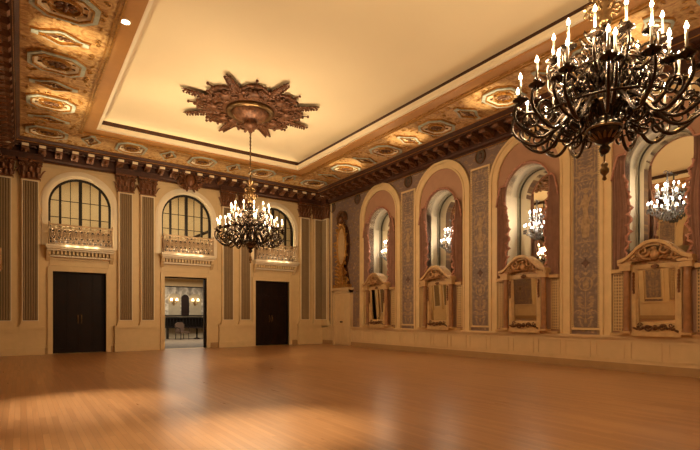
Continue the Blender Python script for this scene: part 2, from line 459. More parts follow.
# baseboards
def base_profile(mb, x0, x1, h=0.2, d=0.05):
    mb.box(x0, x1, -d, 0, 0, h); mb.box(x0, x1, -d - 0.015, 0, 0, 0.05); mb.box(x0, x1, -d * 0.6, 0, h, h + 0.03)
mb = MB()
edges = [XL] + [e for b in DOORX for e in (b - DW - 0.16, b + DW + 0.16)] + [XR]
for a, b in zip(edges[0::2], edges[1::2]): base_profile(mb, a, b, 0.2, 0.09)
o = mb.build('baseboard_back', 'base'); o.location = (0, YB, 0); struct(o)

# dado along the side walls
def dado(L, x, rz, idx, nm, y0, y1):
    mb = MB()
    mb.box(0, L, -0.10, 0, 0.2, 0.84); mb.box(0, L, -0.16, 0, 0.84, 0.90); mb.box(0, L, -0.13, 0, 0.80, 0.84)
    o = mb.build('trim_%d' % idx, 'dado'); struct(o)
    k = 0; p = 0.12
    while p + 0.75 < L:
        f = MB().frame(p, p + 0.72, 0.29, 0.74, 0.025, -0.118, -0.10); q = f.build('dado_panel', 'dado', o); p += 0.8975 / 1.0 if False else 0.86
    o.location = (x, y0 if rz < 0 else y1, 0); o.rotation_euler = (0, 0, rz)
    b = MB(); base_profile(b, 0, L, 0.2, 0.13); bo = b.build('baseboard_' + nm, 'base'); struct(bo)
    bo.location = o.location; bo.rotation_euler = (0, 0, rz)
DOOR_Y0, DOOR_Y1 = 17.72, 19.22
dado(DOOR_Y0 - YF, XR, RZ_R, 6, 'right', DOOR_Y0, YF)
dado(YB - YF, XL, RZ_L, 7, 'left', 0, YF)
dado(YB - DOOR_Y1, XR, RZ_R, 8, 'right_corner', YB, 0)

# ------------------------------------------------------------------ entablature (cornice with modillions)
def bracket():
    mb = MB()
    P = [(0, 0), (0, -0.24), (-0.10, -0.26), (-0.22, -0.17), (-0.36, -0.13), (-0.47, -0.15), (-0.52, -0.09), (-0.50, 0)]
    mb.prism(P, (-0.11, 0, 0), (0, 1, 0), (0, 0, 1), (0.22, 0, 0))
    mb.spiral((-0.12, -0.09, -0.14), 0.09, 1.0, 0.02, u=(0, 1, 0)); mb.spiral((0.12, -0.09, -0.14), 0.09, 1.0, 0.02, u=(0, 1, 0))
    mb.leaf((0, -0.12, -0.24), (0, -1, 0.2), (0, 0, -1), 0.34, 0.09, 0.3, 0.5)
    return mb
mod_mesh = None
def entab(name, L, loc, rz, label_mat='frieze', n=None, skip0=0.45, tips=True):
    global mod_mesh
    mb = MB()
    # bed mould, frieze, soffit, corona in section (y out = negative)
    P = [(0, 6.98), (-0.05, 6.98), (-0.05, 7.05), (-0.12, 7.08), (-0.15, 7.12), (-0.15, 7.43), (-0.62, 7.43), (-0.62, 7.40), (-0.68, 7.40), (-0.68, 7.49), (-0.72, 7.50), (-0.80, 7.57), (-0.80, 7.598), (0, 7.598)]
    mb.prism(P, (0, 0, 0), (0, 1, 0), (0, 0, 1), (L, 0, 0))
    o = mb.build(name, label_mat); struct(o)
    g = MB(); g.box(0, L, -0.815, -0.795, 7.585, 7.599); g.box(0, L, -0.69, -0.67, 7.47, 7.49); g.box(0, L, -0.06, -0.045, 6.97, 6.99)
    g.build('gilt_fillet', 'gold', o)
    n = int((L - 2 * skip0) / 0.5); st = (L - 2 * skip0) / n
    for k in range(n + 1):
        if mod_mesh is None:
            m0 = bracket().build('modillion', 'carved', o)
            t0 = MB().box(-0.10, 0.10, -0.56, -0.515, -0.10, -0.02).build('modillion_lit_tip', 'tip', m0)  # front fillet painted as if lit
            mod_mesh = (m0, t0); m = m0
        else:
            m = mod_mesh[0].copy(); col.objects.link(m); m.parent = o
            if tips: t = mod_mesh[1].copy(); col.objects.link(t); t.parent = m
        m.location = (skip0 + k * st, -0.13, 7.43)
    # rosettes between the brackets
    rm = None
    for k in range(n):
        if rm is None:
            q = MB(); q.ball((0, 0, 0), (0.12, 0.12, 0.05), 10, 4)
            for j in range(6):
                a = j * PI / 3; q.leaf((0, 0, -0.02), (math.cos(a), math.sin(a), 0), (0, 0, -1), 0.15, 0.06, 0.2, 0.4)
            rm = q.build('rosette', 'frieze', o); m = rm
        else:
            m = rm.copy(); col.objects.link(m); m.parent = o
        m.location = (skip0 + (k + 0.5) * st, -0.38, 7.42)
    o.location = loc; o.rotation_euler = (0, 0, rz)
    return o
entab('trim_9', XR - XL, (XL, YB, 0), 0)
entab('trim_10', YB - YF, (XR, YB, 0), RZ_R, tips=False)
entab('trim_11', YB - YF, (XL, YF, 0), RZ_L, tips=False)
entab('trim_12', XR - XL, (XR, YF, 0), PI)

# ------------------------------------------------------------------ pilasters
def capital(w, z0, z1, d):
    mb = MB(); h = z1 - z0; c = w / 2
    mb.box(-c - 0.03, c + 0.03, -d - 0.04, 0, z0, z0 + 0.05)
    mb.prism([(-c, z0 + 0.05), (c, z0 + 0.05), (c * 1.25, z1 - 0.08), (-c * 1.25, z1 - 0.08)], (0, -d, 0), (1, 0, 0), (0, 0, 1), (0, d, 0))
    for row, (zz, nn, L) in enumerate(((z0 + 0.05, 4, 0.26), (z0 + 0.24, 3, 0.28))):
        for i in range(nn):
            x = (i - (nn - 1) / 2) * (2 * c / nn) * 1.05
            mb.leaf((x, -d - 0.01, zz), (x * 0.3, -0.12, 1), (0, -1, 0.0), L, 0.11, 0.55, 0.35)
    for sx in (-1, 1):
        mb.spiral((sx * c * 1.05, -d - 0.09, z1 - 0.18), 0.085, 1.4, 0.026, a0=PI / 2, sgn=sx)
        mb.spiral((sx * c * 0.32, -d - 0.06, z1 - 0.17), 0.055, 1.2, 0.018, a0=PI / 2, sgn=-sx)
        mb.leaf((sx * (c + 0.02), -d * 0.9, z0 + 0.1), (sx * 0.3, -0.1, 1), (sx, -0.4, 0), 0.38, 0.09, 0.5, 0.35)
    mb.box(-c * 1.32, c * 1.32, -d - 0.14, 0, z1 - 0.08, z1)
    mb.ball((0, -d - 0.14, z1 - 0.06), (0.07, 0.04, 0.06), 8, 5)
    return mb
def make_pilaster(label, loc, rz, w=0.56, group='fluted pilasters of the ballroom'):
    t = thing('pilaster', label, 'pilaster', loc, rz, group)
    c = w / 2; d = 0.12
    sh = MB(); sh.box(-c, c, -d, 0, 1.16, 6.30)
    sh.build('shaft', 'cream', t)
    bs = MB(); bs.box(-c - 0.05, c + 0.05, -d - 0.06, 0, 1.02, 1.10); bs.box(-c - 0.025, c + 0.025, -d - 0.03, 0, 1.10, 1.16)
    bs.build('base', 'cream', t)
    pl = MB(); q = c - 0.055; pl.box(-q, q, -d - 0.006, -d + 0.01, 1.24, 6.24); p = pl.build('groove_panel', 'reed_dark', t)
    nre = 6; rw = 2 * q / nre; rd = MB()
    for i in range(nre):
        x = -q + (i + 0.5) * rw
        P = [(x - rw * 0.36, -d - 0.004)] + [(x - rw * 0.36 * math.cos(PI * k / 6), -d - 0.006 - 0.028 * math.sin(PI * k / 6)) for k in range(7)] + [(x + rw * 0.36, -d - 0.004)]
        rd.prism(P, (0, 0, 1.26), (1, 0, 0), (0, 1, 0), (0, 0, 4.96))
    rd.build('reeding', 'reed', p)
    fr = MB(); fr.frame(-q - 0.02, q + 0.02, 1.22, 6.26, 0.022, -d - 0.03, -d); fr.build('panel_border', 'cream_light', t)
    capital(w, 6.30, 6.99, d).build('capital', 'carved', t)
    return t
p0 = make_pilaster('fluted pilaster beside the shut double doors, on the open doorway side', (3.42, YB, 0), 0)
PL = [(4.24, 'fluted pilaster with carved capital just before the open doorway, next to its jamb'),
      (7.62, 'fluted pilaster beside the open doorway on the side of the hanging chandelier'),
      (8.44, 'fluted pilaster behind the farther hanging chandelier, beside the narrow-looking dark doors'),
      (11.57, 'fluted pilaster between the far dark doors and the room corner'),
      (12.37, 'fluted pilaster tucked into the far corner next to the mirror wall'),
      (0.29, 'fluted pilaster on the outer side of the widest shut dark doors'),
      (-0.51, 'fluted pilaster at the picture edge in the corner away from the mirrors')]
for x, lb in PL: dup(p0, (x, YB, 0), 0, lb)
dup(p0, (XR, 20.06, 0), RZ_R, 'fluted pilaster on the mirror wall between its corner and the small panelled door')
dup(p0, (XL, 19.9, 0), RZ_L, 'fluted pilaster on the wall facing the mirrors, in the corner')
# pedestals under the pilaster pairs, frieze blocks over them
idx = 13
for a, b in ((XL, 0.70), (3.02, 4.66), (7.20, 8.86), (11.18, XR)):
    mb = MB(); mb.box(a, b, YB - 0.16, YB, 0.2, 0.92); mb.box(a - 0.02, b + 0.02, YB - 0.20, YB, 0.92, 1.02); mb.box(a - 0.01, b + 0.01, YB - 0.18, YB, 0.80, 0.84)
    mb.box(a - 0.02, b + 0.02, YB - 0.19, YB, 0, 0.26)
    struct(mb.build('trim_%d' % idx, 'cream')); idx += 1
    mb = MB(); mb.box(a + 0.02, b - 0.02, YB - 0.30, YB, 6.99, 7.20); mb.box(a, b, YB - 0.33, YB, 7.16, 7.2)
    struct(mb.build('trim_%d' % idx, 'frieze')); idx += 1
mb = MB(); mb.box(XR - 0.16, XR, 19.7, YB, 0.2, 0.92); mb.box(XR - 0.2, XR, 19.68, YB, 0.92, 1.02)
struct(mb.build('trim_%d' % idx, 'cream')); idx += 1
mb = MB(); mb.box(XR - 0.30, XR, 19.66, YB, 6.99, 7.2)
struct(mb.build('trim_%d' % idx, 'frieze')); idx += 1
mb = MB(); mb.box(XR - 0.05, XR, 19.50, 19.60, 0.9, 6.98)
struct(mb.build('trim_%d' % idx, 'cream')); idx += 1

# ------------------------------------------------------------------ bays of the back wall
def bay(k, b):
    # arch moulding round the window
    mb = MB(); mb.arch(WR, WR + 0.07, WZ0, WZS, -0.03, 0.1); mb.arch(WR + 0.07, WR + 0.20, WZ0, WZS, -0.07, 0.0); mb.arch(WR + 0.20, WR + 0.25, WZ0, WZS, -0.035, 0)
    o = mb.build('trim_%d' % (30 + k), 'cream_light'); o.location = (b, YB, 0); struct(o)
    # square panel round the whole bay
    mb = MB()
    e = 1.36
    mb.box(-e, -e + 0.04, -0.03, 0, 3.45, 6.9); mb.box(e - 0.04, e, -0.03, 0, 3.45, 6.9)
    mb.box(-e, e, -0.03, 0, 6.86, 6.9)
    o = mb.build('trim_%d' % (36 + k), 'cream'); o.location = (b, YB, 0); struct(o); mb = MB()
    # door architrave and lintel
    mb.box(-DW - 0.16, -DW, -0.07, 0.02, 0, DH + 0.16); mb.box(DW, DW + 0.16, -0.07, 0.02, 0, DH + 0.16); mb.box(-DW, DW, -0.07, 0.02, DH, DH + 0.16)
    mb.frame(-DW - 0.10, DW + 0.10, DH + 0.20, DH + 0.44, 0.02, -0.03, 0)
    mb.box(-DW - 0.02, -DW, 0.0, 0.35, 0, DH); mb.box(DW, DW + 0.02, 0.0, 0.35, 0, DH)
    o = mb.build('trim_%d' % (33 + k), 'cream'); o.location = (DOORX[k], YB, 0); struct(o)
    # window: frame, mullions, glazing bars, glass
    wf = MB(); wf.arch(WR - 0.075, WR, WZ0, WZS, 0.10, 0.20); 
    wf.box(-WR, WR, 0.10, 0.20, WZ0, WZ0 + 0.62)
    w_ = wf.build('window_%d' % (k + 1), 'iron'); w_.location = (b, YB, 0); struct(w_)
    mm = MB()
    def top(x): return WZS + math.sqrt(max(0, (WR - 0.03) ** 2 - x * x))
    for x, t in ((0, 0.055), (-0.66, 0.04), (0.66, 0.04)): mm.box(x - t, x + t, 0.09, 0.19, WZ0, top(abs(x) + t))
    mm.build('mullion', 'iron', w_)
    g = MB()
    for x in (-0.33, 0.33): g.box(x - 0.012, x + 0.012, 0.12, 0.16, WZ0, top(abs(x)))
    for z in (5.10, 5.72):
        g.box(-WR + 0.03, WR - 0.03, 0.12, 0.16, z - 0.012, z + 0.012)
    g.build('glazing_bars', 'iron', w_)
    pg = MB(); pg.xz(archpts(0, WR - 0.05, WZ0, WZS), 0.145, 0.151); pg.build('pane', 'glass', w_)
for k, b in enumerate(BAYS): bay(k, b)

def make_balcony(label, b):
    t = thing('balcony', label, 'balcony', (b, YB, 0), 0, 'balconies under the arched windows')
    s = MB(); s.box(-1.14, 1.14, -0.46, 0.1, 3.92, 4.0); s.box(-1.11, 1.11, -0.40, 0, 3.86, 3.92); s.box(-1.08, 1.08, -0.28, 0, 3.80, 3.86)
    s.box(-1.08, 1.08, -0.16, 0, 3.58, 3.64)
    s.build('ledge', 'cream_light', t)
    dn = MB()
    for i in range(17): x = -1.0 + i * 0.125; dn.box(x - 0.035, x + 0.035, -0.24, 0, 3.66, 3.79)
    dn.build('dentil_course', 'trim_gold', t)
    for sx in (-1, 1):
        c = MB(); c.prism([(0, 3.80), (-0.28, 3.80), (-0.22, 3.66), (-0.08, 3.5), (0, 3.42)], (sx * 1.04 - 0.06, 0, 0), (0, 1, 0), (0, 0, 1), (0.12, 0, 0)); c.build('corbel', 'cream', t)
    r = MB(); y0, y1 = -0.36, -0.33
    r.box(-1.04, 1.04, y0 - 0.02, y1 + 0.02, 4.70, 4.76); r.box(-1.04, 1.04, y0 - 0.01, y1 + 0.01, 4.02, 4.06); r.box(-1.04, 1.04, y0, y1, 4.15, 4.17); r.box(-1.04, 1.04, y0, y1, 4.60, 4.62)
    r.build('rail_bars', 'rail', t)
    f = MB(); yc = -0.345
    for i in range(11):
        x = -0.9 + i * 0.18
        f.tube([(x + 0.078 * math.cos(a), yc, 4.385 + 0.2 * math.sin(a)) for a in [2*PI*j/14 for j in range(14)]], 0.022, 4, close=True)
        f.tube([(x + 0.035 * math.cos(a), yc, 4.385 + 0.09 * math.sin(a)) for a in [2*PI*j/10 for j in range(10)]], 0.018, 4, close=True)
        f.ball((x, yc, 4.385), 0.022, 6, 4)
        for sz in (4.11, 4.66): f.tube([(x + 0.04 * math.cos(a), yc, sz + 0.034 * math.sin(a)) for a in [2*PI*j/8 for j in range(8)]], 0.016, 4, close=True)
        f.spiral((x + 0.09, yc, 4.52), 0.05, 1.1, 0.018); f.spiral((x + 0.09, yc, 4.25), 0.05, 1.1, 0.018, sgn=-1)
    f.build('openwork', 'rail', t)
    for sx in (-1, 1):
        for y in (yc,):
            p = MB(); p.lathe([(0.03, 4.0), (0.03, 4.06), (0.018, 4.1), (0.018, 4.7), (0.03, 4.74), (0.03, 4.8), (0.012, 4.84)], (sx * 1.03, y, 0), 8); p.build('post', 'rail', t)
        p = MB(); p.box(sx * 1.03 - 0.012, sx * 1.03 + 0.012, yc, 0.02, 4.7, 4.74); p.box(sx * 1.03 - 0.01, sx * 1.03 + 0.01, yc, 0.02, 4.02, 4.05)
        for i in range(3): p.box(sx * 1.03 - 0.008, sx * 1.03 + 0.008, yc + 0.08 + i * 0.09, yc + 0.095 + i * 0.09, 4.04, 4.72)
        p.build('side_rail', 'rail_dark', t)
    return t
bal = make_balcony('openwork balcony over the shut double doors nearest the picture edge', BAYS[0])
dup(bal, (BAYS[1], YB, 0), 0, 'openwork balcony above the open doorway to the foyer')
dup(bal, (BAYS[2], YB, 0), 0, 'openwork balcony seen behind the farther chandelier, above dark doors')

# carved crest over the middle window
cr = thing('carved_crest', 'dark carved crest on the cornice above the middle arched window', 'ornament', (BAYS[1], YB, 0))
mb = MB(); mb.ball((0, -0.45, 7.10), (0.22, 0.14, 0.30), 12, 8)
mb.tube([(0.26 * math.cos(a), -0.52, 7.12 + 0.34 * math.sin(a)) for a in [2*PI*j/18 for j in range(18)]], 0.035, 6, close=True)
mb.build('shield', 'carved', cr)
mb = MB()
random.seed(5)
for sx in (-1, 1):
    for i, (x, z, r) in enumerate(((0.36, 7.28, 0.14), (0.56, 7.16, 0.11), (0.42, 7.0, 0.12), (0.22, 6.80, 0.09), (0.68, 7.3, 0.09))):
        mb.spiral((sx * x, -0.46, z), r, 1.3, 0.035, a0=random.random() * 6, sgn=sx)
    for i in range(9):
        a = -1.2 + i * 0.33
        mb.leaf((sx * 0.24 * math.cos(a), -0.45, 7.08 + 0.28 * math.sin(a)), (sx * math.cos(a), -0.1, math.sin(a)), (0, -1, 0), 0.3, 0.08, 0.35, 0.4)
mb.tube([(-0.2, -0.2, 6.98), (-0.08, -0.3, 6.86), (0, -0.32, 6.80), (0.08, -0.3, 6.86), (0.2, -0.2, 6.98)], 0.05, 6)
mb.box(-0.3, 0.3, -0.36, -0.02, 6.95, 7.3)
mb.build('scrollwork', 'carved', cr)

# ------------------------------------------------------------------ doors
def leaf_mesh(w, h):
    mb = MB(); mb.box(0, w, -0.03, 0.03, 0.01, h)
    return mb
def double_door(k, b):
    d = MB(); d.frame(-DW, DW, -0.03, DH, 0.045, 0.14, 0.24); o = d.build('door_%d' % k, 'door'); o.location = (b, YB, 0); struct(o)
    for sx in (-1, 1):
        l = MB(); a0, a1 = sorted((sx * 0.001, sx * (DW - 0.045))); l.box(a0, a1, 0.18, 0.23, 0.015, DH - 0.045)
        lf = l.build('door_leaf', 'door', o)
        p = MB(); n = 3
        cw = (a1 - a0 - 0.14) / 2
        for (z0, z1) in ((0.15, 0.98), (1.06, 1.60), (1.68, 2.28), (2.36, 2.95)):
            for c in range(2):
                x0 = a0 + 0.05 + c * (cw + 0.04)
                p.frame(x0, x0 + cw, z0, z1, 0.02, 0.165, 0.18); p.box(x0 + 0.05, x0 + cw - 0.05, 0.172, 0.18, z0 + 0.05, z1 - 0.05)
        p.build('door_panel', 'door', lf)
        h = MB(); x = sx * 0.06; h.box(x - 0.02, x + 0.02, 0.172, 0.18, 1.1, 1.45); h.tube([(x, 0.18, 1.38), (x, 0.11, 1.36), (x, 0.10, 1.27), (x, 0.11, 1.18), (x, 0.18, 1.16)], 0.012, 6)
        h.ball((x, 0.15, 1.42), 0.02)
        h.build('door_handle', 'brass', lf)
double_door(1, DOORX[0]); double_door(3, DOORX[2])
# the middle pair stands open
d = MB(); d.box(-DW, -DW + 0.045, 0.14, 0.24, 0, DH); d.box(DW - 0.045, DW, 0.14, 0.24, 0, DH); d.box(-DW, DW, 0.14, 0.24, DH - 0.045, DH)
o = d.build('door_2', 'door'); o.location = (DOORX[1], YB, 0); struct(o)
for sx in (-1, 1):
    l = MB(); a0, a1 = sorted((sx * (DW + 0.01), sx * (DW + 0.84))); l.box(a0, a1, 0.42, 0.47, 0.015, DH - 0.05); lf = l.build('door_leaf', 'door', o)
    p = MB()
    for (z0, z1) in ((0.15, 0.98), (1.06, 1.60), (1.68, 2.28), (2.36, 2.95)): p.box(a0 + 0.1, a1 - 0.1, 0.47, 0.476, z0, z1)
    p.build('door_panel', 'door', lf)
    x = sx * (DW + 0.78)
    h = MB(); h.tube([(x, 0.47, 1.36), (x, 0.54, 1.34), (x, 0.54, 1.16), (x, 0.47, 1.14)], 0.012, 6); h.build('door_handle', 'brass', lf)

# small panelled door on the mirror wall
DC = (DOOR_Y0 + DOOR_Y1) / 2; HW = (DOOR_Y1 - DOOR_Y0) / 2
d = MB(); d.box(-HW, -HW + 0.14, -0.17, 0, 0, 2.62); d.box(HW - 0.14, HW, -0.17, 0, 0, 2.62); d.box(-HW, HW, -0.17, 0, 2.5, 2.64); d.box(-HW - 0.06, HW + 0.06, -0.24, 0, 2.64, 2.74)
o = d.build('door_4', 'dado'); o.location = (XR, DC, 0); o.rotation_euler = (0, 0, RZ_R); struct(o)
for sx in (-1, 1):
    a0, a1 = sorted((sx * 0.004, sx * (HW - 0.14)))
    lf = MB().box(a0, a1, -0.12, 0, 0.02, 2.5).build('door_leaf', 'dado', o)
    p = MB()
    for z0, z1 in ((0.12, 0.95), (1.15, 2.0), (2.08, 2.42)): p.frame(a0 + 0.08, a1 - 0.08, z0, z1, 0.025, -0.135, -0.12)
    p.build('door_panel', 'trim_gold', lf)
    MB().ball((sx * 0.05, -0.17, 1.12), 0.04).tube([(sx * 0.05, -0.12, 1.12), (sx * 0.05, -0.17, 1.12)], 0.014).build('door_knob', 'iron', lf)

# ------------------------------------------------------------------ gilt cartouche above the small door
ct = thing('gilt_cartouche', 'tall gilt carved cartouche with pale oval centre above the small panelled door', 'ornament', (XR, DC, 0), RZ_R)
mb = MB(); P = [(0.30 * math.cos(a), 4.72 + 0.86 * math.sin(a)) for a in [2*PI*j/28 for j in range(28)]]
mb.xz(P, -0.16, 0); mb.build('oval_panel', 'mantel', ct)
mb = MB()
for x in (-0.16, -0.08, 0.0, 0.08, 0.16): mb.tube([(x, -0.17, 4.0 + abs(x) * 1.2), (x, -0.18, 5.4 - abs(x) * 1.2)], 0.014, 5)
mb.build('reeding', 'trim_gold', ct)
mb = MB(); mb.tube([(0.35 * math.cos(a), -0.16, 4.72 + 0.93 * math.sin(a)) for a in [2*PI*j/28 for j in range(28)]], 0.05, 6, close=True)
mb.build('oval_rim', 'gold', ct)
mb = MB(); random.seed(11)
for sx in (-1, 1):
    for i in range(13):
        a = -1.45 + i * 0.245
        p = (sx * 0.36 * math.cos(a), -0.15, 4.72 + 0.96 * math.sin(a))
        mb.leaf(p, (sx * math.cos(a) + random.uniform(-.5, .5), -0.3, math.sin(a) + random.uniform(-.6, .6)), (0, -1, 0), 0.24, 0.09, 0.45, 0.4)
        if i % 2 == 0: mb.spiral((sx * (0.42 * math.cos(a) + 0.03), -0.16, 4.72 + 1.0 * math.sin(a)), 0.10, 1.3, 0.028, a0=a, sgn=sx)
mb.build('scroll_border', 'gold', ct)
mb = MB(); mb.xz([(0.50 * math.cos(a), 4.72 + 1.12 * math.sin(a)) for a in [2*PI*j/28 for j in range(28)]], -0.05, 0); mb.xz([(-0.5, 2.9), (0.5, 2.9), (0.42, 3.3), (0.22, 3.9), (-0.22, 3.9), (-0.42, 3.3)], -0.05, 0); mb.build('back_plate', 'frieze', ct)  # dark plate added to stand in for shade in the carving's recesses
mb = MB()   # crowned head at the top
mb.ball((0, -0.2, 5.98), (0.17, 0.14, 0.2), 10, 7); mb.spiral((-0.2, -0.18, 5.85), 0.13, 1.2, 0.035); mb.spiral((0.2, -0.18, 5.85), 0.13, 1.2, 0.035, sgn=-1)
mb.arch(0.24, 0.32, 5.95, 6.1, -0.22, -0.02)
for i in range(7):
    a = PI * (i + 0.5) / 7; mb.leaf((0.2 * math.cos(a), -0.16, 6.05 + 0.2 * math.sin(a)), (math.cos(a), -0.2, math.sin(a)), (0, -1, 0), 0.22, 0.08, 0.3, 0.4)
mb.build('crest_head', 'gold_dull', ct)
mb = MB()   # spreading base of scrolls
mb.prism([(-0.26, 2.9), (0.26, 2.9), (0.16, 3.7), (-0.16, 3.7)], (0, -0.2, 0), (1, 0, 0), (0, 0, 1), (0, 0.2, 0))
for sx in (-1, 1):
    mb.spiral((sx * 0.36, -0.16, 3.05), 0.2, 1.5, 0.05, sgn=sx); mb.spiral((sx * 0.30, -0.18, 3.5), 0.15, 1.3, 0.04, sgn=-sx)
    for i in range(5): mb.leaf((sx * 0.12, -0.2, 2.95 + i * 0.17), (sx, -0.2, 0.5), (0, -1, 0), 0.34, 0.1, 0.4, 0.4)
mb.box(-0.62, 0.62, -0.24, 0, 2.74, 2.9)
mb.build('scroll_foot', 'gold', ct)

# ------------------------------------------------------------------ mirrored niches
def make_niche(label, yc):
    t = thing('arched_niche', label, 'niche', (XR, yc, 0), RZ_R, 'arched mirror niches')
    mb = MB(); mb.arch(1.08, 1.14, 0.9, 5.72, -0.09, 0); mb.arch(1.14, 1.30, 0.9, 5.72, -0.06, 0, n=28); mb.arch(1.30, 1.38, 0.9, 5.72, -0.10, 0, n=28)
    mb.build('arch_trim', 'trim_gold', t)
    # plastered field inside the trim, with the opening left free
    pane_hole(archpts(0, 1.10, 0.9, 5.72, 28), [archpts(0, NW, NZ0, NZS)], (1, 0, 0), (0, 0, 1), (0, -0.02, 0), (0, 0.019, 0), 'plaster_field', 'salmon', t)
    j = MB(); j.arch(NW, NW + 0.05, NZ0 - 0.04, NZS, 0.0, 0.56); j.box(-NW, NW, 0, 0.64, NZ0 - 0.05, NZ0)
    j.build('jamb', 'cream_light', t)
    j = MB(); j.arch(NW - 0.02, NW + 0.05, NZ0 - 0.04, NZS, 0.56, 0.65)
    j.arch(NW - 0.045, NW - 0.02, NZ0, NZS, 0.585, 0.62)
    j.build('reeded_inner_frame', 'lining', t)
    m = MB(); m.xz(archpts(0, NW + 0.03, NZ0 - 0.02, NZS), 0.65, 0.67); m.build('mirror', 'mirror', t)
    return t
LN = ['arched mirror niche next to the small panelled door, farthest along the wall',
      'second arched mirror niche counting from the small panelled door',
      'arched mirror niche between two damask panels, beside the widest figure panel',
      'largest arched mirror niche at the picture edge, under the nearer chandelier']
n0 = make_niche(LN[0], NICHES[0])
for k in (1, 2, 3): dup(n0, (XR, NICHES[k], 0), RZ_R, LN[k])
dup(n0, (XR, NICHES[4], 0), RZ_R, 'arched mirror niche beyond the edge of the picture')
for k, y in enumerate(NICHES): dup(n0, (XL, y, 0), RZ_L, 'arched mirror niche across the room, seen only as a reflection', 'reflected niches')

# curtains
def drape(sgn, seed):
    random.seed(seed)
    mb = MB(); nz, na = 16, 40
    def inner(z):
        if z > 5.0: return 0.74
        u = (5.0 - z) / 2.4
        return 0.74 - 0.15 * math.sin(min(1, u * 1.9) * PI / 2) + 0.14 * max(0, u - 0.35) / 0.65
    rows = []
    for i in range(nz + 1):
        v = i / nz; row = []
        for jx in range(na + 1):
            q = jx / na
            ztop = 5.50 - 0.62 * max(0, (q - 0.45) / 0.55) ** 1.6
            zbot = 2.50
            z = ztop + (zbot - ztop) * v
            a = inner(z) + (1.05 - inner(z)) * q
            y = -0.10 - 0.035 * math.sin(q * 2 * PI * 6.5 + v * 0.8) - 0.015 * math.sin(q * 23 + seed)
            row.append((sgn * a, y, z))
        rows.append(row)
    F = [[mb.bm.verts.new(p) for p in r] for r in rows]
    B = [[mb.bm.verts.new((p[0], p[1] + 0.02, p[2])) for p in r] for r in rows]
    for i in range(nz):
        for jx in range(na):
            mb.face([F[i][jx], F[i+1][jx], F[i+1][jx+1], F[i][jx+1]], True); mb.face([B[i][jx], B[i][jx+1], B[i+1][jx+1], B[i+1][jx]], True)
    for i in range(nz):
        for jx in (0, na): mb.face([F[i][jx], B[i][jx], B[i+1][jx], F[i+1][jx]])
    for jx in range(na):
        for i in (0, nz): mb.face([F[i][jx], F[i][jx+1], B[i][jx+1], B[i][jx]])
    return mb, inner
def make_curtain(sgn, label, yc):
    t = thing('curtain', label, 'curtain', (XR, yc, 0), RZ_R, 'drapes framing the niches')
    mb, inner = drape(sgn, 3 + sgn); mb.build('drape', 'curtain', t)
    mb = MB(); pts = []
    n = 46
    for i in range(n):
        z = 5.0 - 2.45 * i / (n - 1); w_ = 0.035 + 0.05 * (i / n)
        pts.append((sgn * (inner(z) + w_ * (0.7 * math.sin(i * 1.1) + 0.45 * math.sin(i * 2.7))), -0.13 - 0.03 * math.cos(i * 1.3), z))
    mb.tube(pts, [0.035 + 0.012 * math.sin(i * 2.4) for i in range(n)], 6, 0.6)
    mb.build('ruffle', 'ruffle', t)
    mb = MB(); pts = []
    for i in range(14):
        q = i / 13; a = 0.74 + 0.32 * q; z = 5.52 - 0.62 * max(0, (q - 0.45) / 0.55) ** 1.6
        pts.append((sgn * a, -0.14, z))
    # continue over the arch head to the middle
    head = [(sgn * 0.80 * math.sin(b), -0.10, 5.28 + 0.80 * math.cos(b)) for b in [k * (PI / 2 - 0.3) / 9 for k in range(10)]]
    mb.tube(head + pts[1:], 0.032, 6); mb.build('heading_cord', 'ruffle', t)
    return t
WH = ['farthest niche, by the small panelled door', 'second niche from the small door', 'third niche from the small door', 'biggest niche at the picture edge']
cA = make_curtain(-1, 'rose brown drape on the far side of the ' + WH[0], NICHES[0])
cB = make_curtain(1, 'rose brown drape on the near side of the ' + WH[0], NICHES[0])
for k in (1, 2, 3):
    dup(cA, (XR, NICHES[k], 0), RZ_R, 'rose brown drape on the far side of the ' + WH[k]); dup(cB, (XR, NICHES[k], 0), RZ_R, 'rose brown drape on the near side of the ' + WH[k])
for y in NICHES[1:4]:
    dup(cA, (XL, y, 0), RZ_L, 'drape of the opposite wall, seen only as a reflection', 'reflected drapes'); dup(cB, (XL, y, 0), RZ_L, 'drape of the opposite wall, seen only as a reflection', 'reflected drapes')

